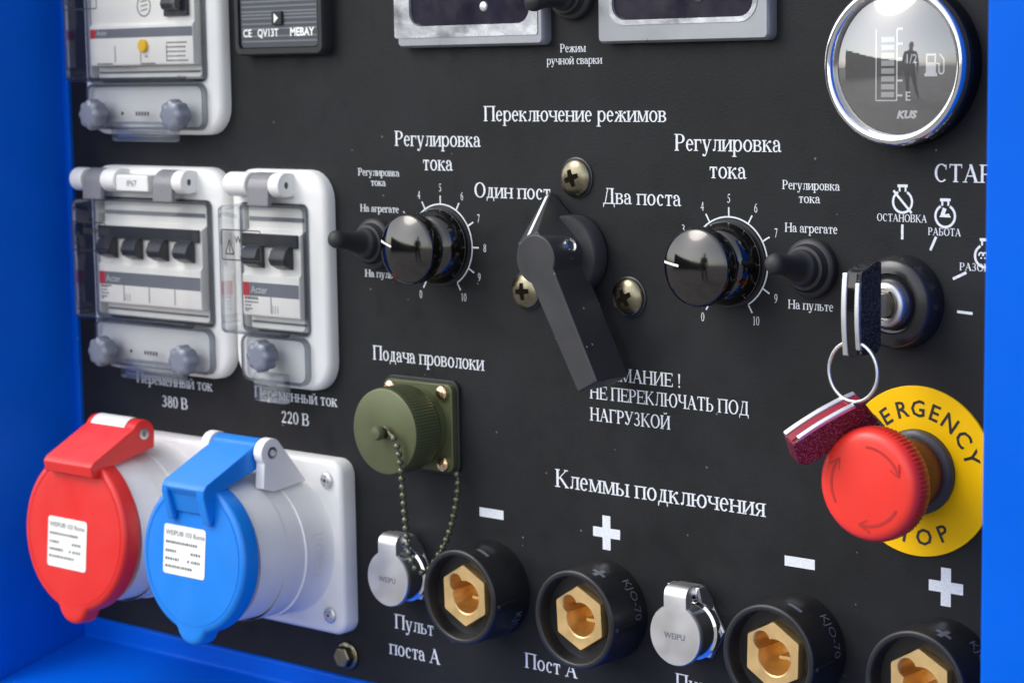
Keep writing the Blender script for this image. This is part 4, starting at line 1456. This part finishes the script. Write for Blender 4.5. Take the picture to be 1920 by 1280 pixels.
def power_socket(label, x, z, rl, rb, col, boxy, stick, lo):
    """rl lid radius, rb barrel radius; local origin: flange centre"""
    t = thing('power_socket', label, 'power socket', x, 0, z, 'lidded industrial power sockets')
    fl = rrect(-38, 38, -38.6, 38.6, 7)
    MB().stack(fl, [(0, .1), (0, 6.4), (.8, 7.8), (2.0, 8.4)]).build('flange', M['greyplast'], t, sharp=50)
    br = MB()
    br.lathe(0, 0, [(rb + 1.6, 8.4), (rb + 1.0, 9.6), (rb + .6, 24)], 96, False, False)
    br.lathe(0, 0, [(rb + .6, 24), (rb - .1, 24.3), (rb - .4, 36)], 96, False, False)
    br.lathe(0, 1.0, [(rb - .5, 34), (rb - 1.0, 46.5 + lo)], 96, False, True)
    body = br.build('barrel', M['greyplast'], t, sharp=35)
    # raised marks on the right flank of the barrel
    mk = MB()
    th0 = math.radians(-2)

    def cyl(u, v):        # u around the barrel, v along its axis
        return ((rb + .9) * math.cos(th0 + u / rb), 17 + v, (rb + .9) * math.sin(th0 + u / rb))
    for a, b2, c, d2 in ((-9, 9, -6.5, -6.1), (-9, 9, 2.2, 2.6), (-9, -8.6, -6.5, 2.6), (8.6, 9, -6.5, 2.6)):
        n_ = 6
        for k in range(n_):
            u0, u1 = a + (b2 - a) * k / n_, a + (b2 - a) * (k + 1) / n_
            mk.face([cyl(u0, c), cyl(u1, c), cyl(u1, d2), cyl(u0, d2)])
    merge(mk, sans('WEIPU', 5.0, lambda px, py: cyl(px * .9, -py + 1.0), bold=.1))
    mk.build('raised_mark', M['white'], body, recalc=False, smooth=False)
    for sx in (-1, 1):
        for sz in (-1, 1):
            small_screw(t, sx * 29.6, 8.4, sz * 29.8, 3.5, 1.9, .4 * sx + sz)
    if not boxy:      # white hinge lugs carrying the pin
        for x0, x1 in ((-19.5, -14.2), (14.2, 19.5)):
            lg = MB()
            pr_ = [(11, 29)] + [(31 + 6.2 * math.cos(a), 44.0 + 6.2 * math.sin(a)) for a in [PI * .72 - PI * .95 * k / 12 for k in range(13)]] + \
                  [(36.6, 29), (30, 27)]
            lg.prism_x(pr_, x0, x1)
            lg.build('hinge_lug', M['greyplast'], t, bevel=.6)
    pinx = (19.6 if not boxy else 17.2)
    pn = MB(lambda p: (p[1], 31 + p[0], 44 + p[2]))
    pn.lathe(0, 0, [(2.6, pinx - 1), (2.6, pinx + .15), (1.5, pinx + .25), (1.3, pinx - .2)], 24)
    pn.build('hinge_pin', M['steel'], t)
    # lid: disc with a skirt and a pull tab, tilted a little
    tl = .085
    ct, st = math.cos(tl), math.sin(tl)

    def fr(p):
        dd, zz = p[1], p[2]
        return (p[0], 58 + lo + dd * ct - zz * st, 1.4 + zz * ct + dd * st)
    def tabr(a, d):
        e = abs((a - 1.5 * PI + PI) % (2 * PI) - PI)
        return 1 + .165 * max(0, 1 - (e / .27) ** 2) ** .8
    ld = MB(fr).lathe(0, 0, [(rl - 1.2, -8.4), (rl, -8.2), (rl, -2.0), (rl - .4, -.8), (rl - 1.4, -.2), (rl - 2.6, 0), (rl * .5, .1), (.03, .1)],
                      144, ripple=tabr)
    lid = ld.build('lid', col, t, sharp=50)
    # ring step on the lid face
    rgm = MB(fr)
    ring_quads(rgm, 0, 0, rl - 3.4, rl - 3.0, 0, 360, .22, 96)
    rgm.build('lid_ring', col, lid, recalc=False)
    ar = MB()
    if boxy:
        ax = 17.0
        sidep = [(25, 37)] + [(31 + 6.4 * math.cos(a), 44 + 6.4 * math.sin(a)) for a in [PI * 1.0 - PI * .85 * k / 12 for k in range(13)]] + \
                [(58.6, rl - .6), (60.4, rl - 2.6), (59.6, rl - 7.5), (56, rl - 8), (50, rl - 4.2)]
        ar.prism_x([(d_ + lo if d_ > 46 else d_, z_) for d_, z_ in sidep], -ax, ax)
        ar.build('hinge_arm', col, lid, bevel=.8, seg=3)
        stp = MB()
        pts_ = [(31 + 6.75 * math.cos(a), 44 + 6.75 * math.sin(a)) for a in [PI * .60 - PI * .45 * k / 6 for k in range(7)]]
        for (d0, z0), (d1, z1) in zip(pts_[:-1], pts_[1:]):
            stp.face([(-13.2, d0, z0), (10.5, d0, z0), (10.5, d1, z1), (-13.2, d1, z1)])
        stp.build('white_patch', M['sticker'], lid, recalc=False)
    else:
        sidep = [(28, 38.5)] + [(31 + 5.6 * math.cos(a), 44 + 5.6 * math.sin(a)) for a in [PI * .9 - PI * .75 * k / 10 for k in range(11)]] + \
                [(60.5, rl + 1.6), (62.2, rl - 1.0), (57.6, rl - 7.6), (48, rl - 1.0)]
        ar.prism_x([(d_ + lo if d_ > 46 else d_, z_) for d_, z_ in sidep], -13.6, 13.4)
        ar.build('hinge_arm', col, lid, bevel=.8, seg=3)
        # forked front: a bevelled tongue between two short legs over the lid face
        for x0, x1 in ((-13.6, -9.6), (8.6, 13.4)):
            fo = MB()
            fo.prism_x([(d_ + lo, z_) for d_, z_ in [(55, rl - .4), (62.0, rl + .2), (62.3, rl - 3.5), (59.4, rl - 15.5), (57.6, rl - 16.5), (55, rl - 9)]], x0, x1)
            fo.build('hinge_fork', col, lid, bevel=.9, seg=3)
        MB().prism_x([(d_ + lo, z_) for d_, z_ in [(55, rl - .6), (61.0, rl - .6), (57.9, rl - 12), (55, rl - 9)]], -9.7, 8.7).build('hinge_tongue', col, lid, bevel=.5)
    # printed sticker
    sx0, sx1, sz0, sz1 = stick
    s_ = MB(fr).flat(rrect(sx0, sx1, sz0, sz1, 1.6)(), .30)
    so = s_.build('label_sticker', M['sticker'], lid)
    ink = sans('WEIPU® 103 Rome', 3.0, lambda px, py: fr((sx0 + 1.4 + px, .36, sz1 - 4.6 + py)), bold=.03, center=False)
    rnd = random.Random(int(x))
    for k, (a, b2) in enumerate(((1.4, 22), (1.4, 9), (17.5, 23.5), (1.4, 11), (15.5, 17), (18, 24), (1.4, 19))):
        zz = sz1 - (8.2, 12, 12, 15.4, 15.4, 15.4, 18.6)[k]
        px = a
        while px < b2 - .5:
            l = rnd.uniform(.5, 1.4)
            q = [(sx0 + px, .36, zz), (sx0 + min(b2, px + l), .36, zz), (sx0 + min(b2, px + l), .36, zz + 1.1), (sx0 + px, .36, zz + 1.1)]
            ink.face([fr(p) for p in q])
            px += l + rnd.uniform(.25, .6)
    ink.build('sticker_print', M['print'], so, recalc=False, smooth=False)
    return t


power_socket('white power socket with a round blue hinged lid', -128.6, -96.2, 32.4, 31.4, M['bluelid'], False, (-18.0, 8.6, -8.8, 12.6), 2.8)
power_socket('white power socket with a round red hinged lid', -210.0, -96.2, 35.6, 34.6, M['red'], True, (-18.0, 9.6, -17.0, 5.8), 1.4)

# ================================================================== ROUND OLIVE CONNECTOR AND ITS CHAIN
t = thing('circular_connector', 'olive green round connector with knurled screw cap on square flange', 'connector', -48.6, 0, -38.0)
MB().stack(rrect(-20.6, 20.6, -19.6, 19.6, 4), [(0, .1), (0, 1.6), (.4, 2.0)]).build('gasket', M['rubber'], t)
MB().stack(rrect(-19.2, 19.4, -18.2, 18.2, 3), [(0, 2.0), (0, 4.2), (.4, 4.6)]).build('flange_plate', M['olive'], t)
for sx in (-1, 1):
    for sz in (-1, 1):
        small_screw(t, sx * 14.6, 4.6, sz * 14.8, 3.2, 2.4, .3 + sx, M['goldscrew'])
MB().lathe(0, 0, [(16.4, 4.6), (16.4, 8.2), (15.4, 8.4), (15.4, 11)], 96, True, False).build('threaded_body', M['olive'], t)
rp2 = lambda a, d: 1 + (.013 * math.cos(84 * a) if 11.5 < d < 23.0 else 0)
cap = MB().lathe(0, 0, [(16.6, 9.6), (17.6, 10.0), (17.9, 11.6), (17.9, 22.4), (17.9, 23.4), (17.7, 24.4), (16.9, 24.8), (.05, 24.8)], 480,
                 ripple=rp2).build('knurled_cap', M['olive'], t, sharp=50)
MB().lathe(0, 0, [(2.0, 24.8), (2.0, 27.0), (3.0, 27.4), (3.2, 28.8), (2.4, 30.2), (.05, 30.6)], 32).build('cap_stud', M['olive'], cap)
ey = MB()
ey.tube([(2.4 + 2.2 * math.cos(a), 26.4 + .8 * math.sin(a), 2.4 * math.sin(a)) for a in [2 * PI * k / 24 for k in range(24)]], .55, 8, True)
ey.tube([(4.6, 26.6, .2), (6.4, 27.6, -.6), (8.8, 27.8, -1.2)], .9, 8)
ey.build('chain_eye', M['zinc'], cap)

ctrl = [(-39.6, 28.4, -39.4), (-37.8, 28.5, -42.5), (-37.6, 27.4, -47.8), (-38.1, 26, -54.8), (-38.7, 24.6, -63.9), (-39.1, 23.4, -73.0),
        (-39.3, 22.4, -81.0), (-39.2, 21.2, -88.0), (-38.2, 19.6, -93.6), (-36.6, 17, -96.6), (-34.8, 13.6, -95.2), (-31.4, 9.4, -87.0),
        (-28.4, 7.6, -78.8), (-26.2, 6.8, -69.7), (-24.8, 6.4, -60.8), (-25.8, 6.0, -54.8)]


def catmull(P, n=12):
    out = []
    P = [Vector(p) for p in P]
    for i in range(len(P) - 1):
        p0, p1, p2, p3 = P[max(i - 1, 0)], P[i], P[i + 1], P[min(i + 2, len(P) - 1)]
        for k in range(n):
            s = k / n
            out.append(.5 * (2 * p1 + (p2 - p0) * s + (2 * p0 - 5 * p1 + 4 * p2 - p3) * s * s + (3 * p1 - p0 - 3 * p2 + p3) * s ** 3))
    return out + [P[-1]]


pts = catmull(ctrl, 16)
chain = MB()
acc, nxt = 0.0, 0.0
for a, b2 in zip(pts[:-1], pts[1:]):
    l = (b2 - a).length
    while nxt <= acc + l:
        chain.ball(tuple(a.lerp(b2, (nxt - acc) / l)), 1.42, 12, 8)
        nxt += 3.55
    acc += l
chain.tube([tuple(p) for p in pts[::3]], .42, 6)
co = chain.build('bead_chain', M['olivedark'])
tag(co, 'olive metal bead chain hanging in a loop from the round green connector', 'chain')


# ================================================================== SMALL SILVER CAPPED CONNECTORS
def capped(label, x, z):
    t = thing('capped_connector', label, 'connector', x, 0, z, 'small silver connectors with flip lids')
    MB().lathe(0, 0, [(12.8, .1), (12.8, 1.4), (12.2, 2.0)], 6).build('hex_nut', M['satin'], t, bevel=.4)
    MB().lathe(0, 0, [(11.2, 1.8), (11.6, 5.0), (10.6, 5.6), (10.4, 13.2)], 64, True, False).build('barrel', M['chrome'], t)
    lid = MB().lathe(0, 0, [(11.3, 13.4), (11.8, 14.0), (11.8, 15.4), (11.4, 16.0), (.05, 16.1)], 72).build('flip_lid', M['satin'], t)
    hg = MB()
    hg.prism_x([(13.6, 8.0), (16.05, 8.0), (16.05, 14.6)] + [(12.2 + 3.8 * math.cos(a), 14.8 + 3.8 * math.sin(a)) for a in
               [PI * .02 + PI * .55 * k / 8 for k in range(9)]] + [(5, 18.2), (5, 15.4), (12, 15.2)], -5.2, 5.2)
    hg.build('hinge_strap', M['satin'], lid, bevel=.35)
    kn_ = MB()
    kn_.fn = lambda p: (p[1], 8.6 + p[0], 15.6 + p[2])
    kn_.lathe(0, 0, [(2.6, -6.6), (2.6, 6.6)], 24)
    kn_.build('hinge_barrel', M['chrome'], t, bevel=.3)
    br_ = MB().prism_x([(1.5, 8), (9, 12.4), (10.6, 18.0), (6.5, 18.2), (1.5, 12)], 5.4, 7.4)
    br_.build('hinge_ear', M['satin'], t, bevel=.3)
    MB().prism_x([(1.5, 8), (9, 12.4), (10.6, 18.0), (6.5, 18.2), (1.5, 12)], -7.4, -5.4).build('hinge_ear', M['satin'], t, bevel=.3)
    sp = MB()
    sp.lathe(-11.5, 3.0, [(1.6, 6), (1.6, 11)], 16)
    sp.build('latch', M['chrome'], t, bevel=.3)
    sans('WEIPU', 3.2, lambda px, py: (px, 16.16, -1.4 + py), bold=.05).build('stamped_mark', M['band'], lid, recalc=False, smooth=False)
    return t


cc = capped('small silver flip lid connector under the olive bead chain', -57.0, -102.6)
dup(cc, 91.8, 0, -102.9, 'small silver flip lid connector between the second and third brass terminals')


# ================================================================== BRASS WELDING TERMINALS
def terminal(label, x, z, rot, sign_, mark=24):
    t = thing('welding_terminal', label, 'cable terminal', x, 0, z, 'black sleeved brass welding terminals')
    # sleeve as a tube with a deep rim
    MB().lathe(0, 0, [(19.9, .1), (19.9, 9), (19.7, 9.6), (19.6, 20.2), (19.3, 20.9), (18.7, 21.2), (17.6, 21.2), (17.2, 20.9), (17.0, 20.2), (16.9, 15.4),
                      (16.6, 14.8), (15.0, 14.6), (11.6, 14.6), (11.6, 1.0), (.05, 1.0)], 112).build('black_sleeve', M['sleeve'], t, sharp=48)
    hx = [(12.9 * math.cos(rot + PI / 3 * k), 12.9 * math.sin(rot + PI / 3 * k)) for k in range(6)]
    # chamfered corners like a turned nut
    hxr = []
    for k in range(6):
        p, q = Vector(hx[k]), Vector(hx[(k + 1) % 6])
        for s in (.03, .25, .5, .75, .97):
            hxr.append(tuple(p.lerp(q, s)))
    # keyhole opening
    bc, br, sc, sr = Vector((.7, -.6)), 6.7, Vector((-4.6, 4.9)), 3.4
    hole = []
    dd = sc - bc
    base = math.atan2(dd.y, dd.x)
    D = dd.length
    # intersection of the two circles
    aa = (br * br - sr * sr + D * D) / (2 * D)
    b_ang = math.acos(max(-1, min(1, aa / br)))
    s_ang = math.acos(max(-1, min(1, (D - aa) / sr)))
    for k in range(41):
        a = base + b_ang + (2 * PI - 2 * b_ang) * k / 40
        hole.append((bc.x + br * math.cos(a), bc.y + br * math.sin(a)))
    for k in range(1, 20):
        a = base + PI + s_ang + (2 * PI - 2 * s_ang) * k / 20
        hole.append((sc.x + sr * math.cos(a), sc.y + sr * math.sin(a)))
    def grow(loop, f, c):
        return [(c[0] + (p[0] - c[0]) * f, c[1] + (p[1] - c[1]) * f) for p in loop]
    m = MB()
    m.flat(grow(hxr, .975, (0, 0)), 17.7, [grow(hole, 1.06, (-1, 1))])
    m.loft([[(x, 17.7, z) for x, z in grow(hxr, .975, (0, 0))], [(x, 17.2, z) for x, z in hxr], [(x, 13.0, z) for x, z in hxr]], False, False)
    m.loft([[(x, 17.7, z) for x, z in grow(hole, 1.06, (-1, 1))], [(x, 17.2, z) for x, z in hole], [(x, 2.0, z) for x, z in hole]], False, False)
    m.flat(hole, 2.0)
    m.box(-1.5, 5.5, 2.1, 11.0, -2.6, -1.4)
    m.build('brass_insert', M['brass'], t, sharp=35)
    MB().loft([[(19.6 * math.cos(a), d_, 19.6 * math.sin(a)) for d_, a in ((8.5, -.16), (20, -.12), (20, -.03), (8.5, .01))],
               [(20.6 * math.cos(a), d_, 20.6 * math.sin(a)) for d_, a in ((8.5, -.14), (19, -.11), (19, -.04), (8.5, -.01))]]
              ).build('sleeve_rib', M['sleeve'], t, bevel=.3)
    # moulded marks on the sleeve
    mk = MB()

    def cyl(th, u, v):
        a = th + u / 19.75
        rr = 19.98 if v < 9.4 else 19.78
        return (rr * math.cos(a), v, rr * math.sin(a))
    th = math.radians(68)
    for u0, u1, v0, v1 in ([(-3.0, 3.0, 13.2, 15.0)] + ([(-.9, .9, 10.6, 13.2), (-.9, .9, 15.0, 17.6)] if sign_ == '+' else [])):
        for k in range(6):
            ua, ub = u0 + (u1 - u0) * k / 6, u0 + (u1 - u0) * (k + 1) / 6
            mk.face([cyl(th, ua, v0), cyl(th, ub, v0), cyl(th, ub, v1), cyl(th, ua, v1)])
    mk.build('moulded_sign', M['meterline'], t, recalc=False, smooth=False)
    kj = sans('KJO-70', 5.6, lambda px, py: cyl(math.radians(mark), -px, 7.6 - py))
    kj.build('moulded_mark', M['meterline'], t, recalc=False, smooth=False)
    return t


terminal('black sleeved brass terminal beside the first small silver connector', -12.4, -102.8, PI / 2 + .03, '-', -42)
terminal('black sleeved brass terminal marked with a plus, second in the bottom row', 47.1, -102.9, PI / 2 + .05, '+')
terminal('black sleeved brass terminal right of the second small silver connector', 136.6, -102.9, PI / 2 - .03, '-')
terminal('black sleeved brass terminal in the corner below the yellow plate', 196.5, -103.0, PI / 2 + .02, '+')

# ================================================================== HEX BOLT AT THE BOTTOM EDGE
t = thing('hex_bolt', 'small tarnished hex bolt with washer below the blue lidded socket', 'bolt', -97.2, 0, -145.6)
MB().lathe(0, 0, [(6.2, .1), (6.2, 1.0), (5.8, 1.3)], 40).build('washer', M['zinc'], t)
MB().lathe(0, 0, [(5.0, 1.3), (5.0, 4.4), (4.4, 5.0)], 6).build('bolt_head', M['zinc'], t, bevel=.35)
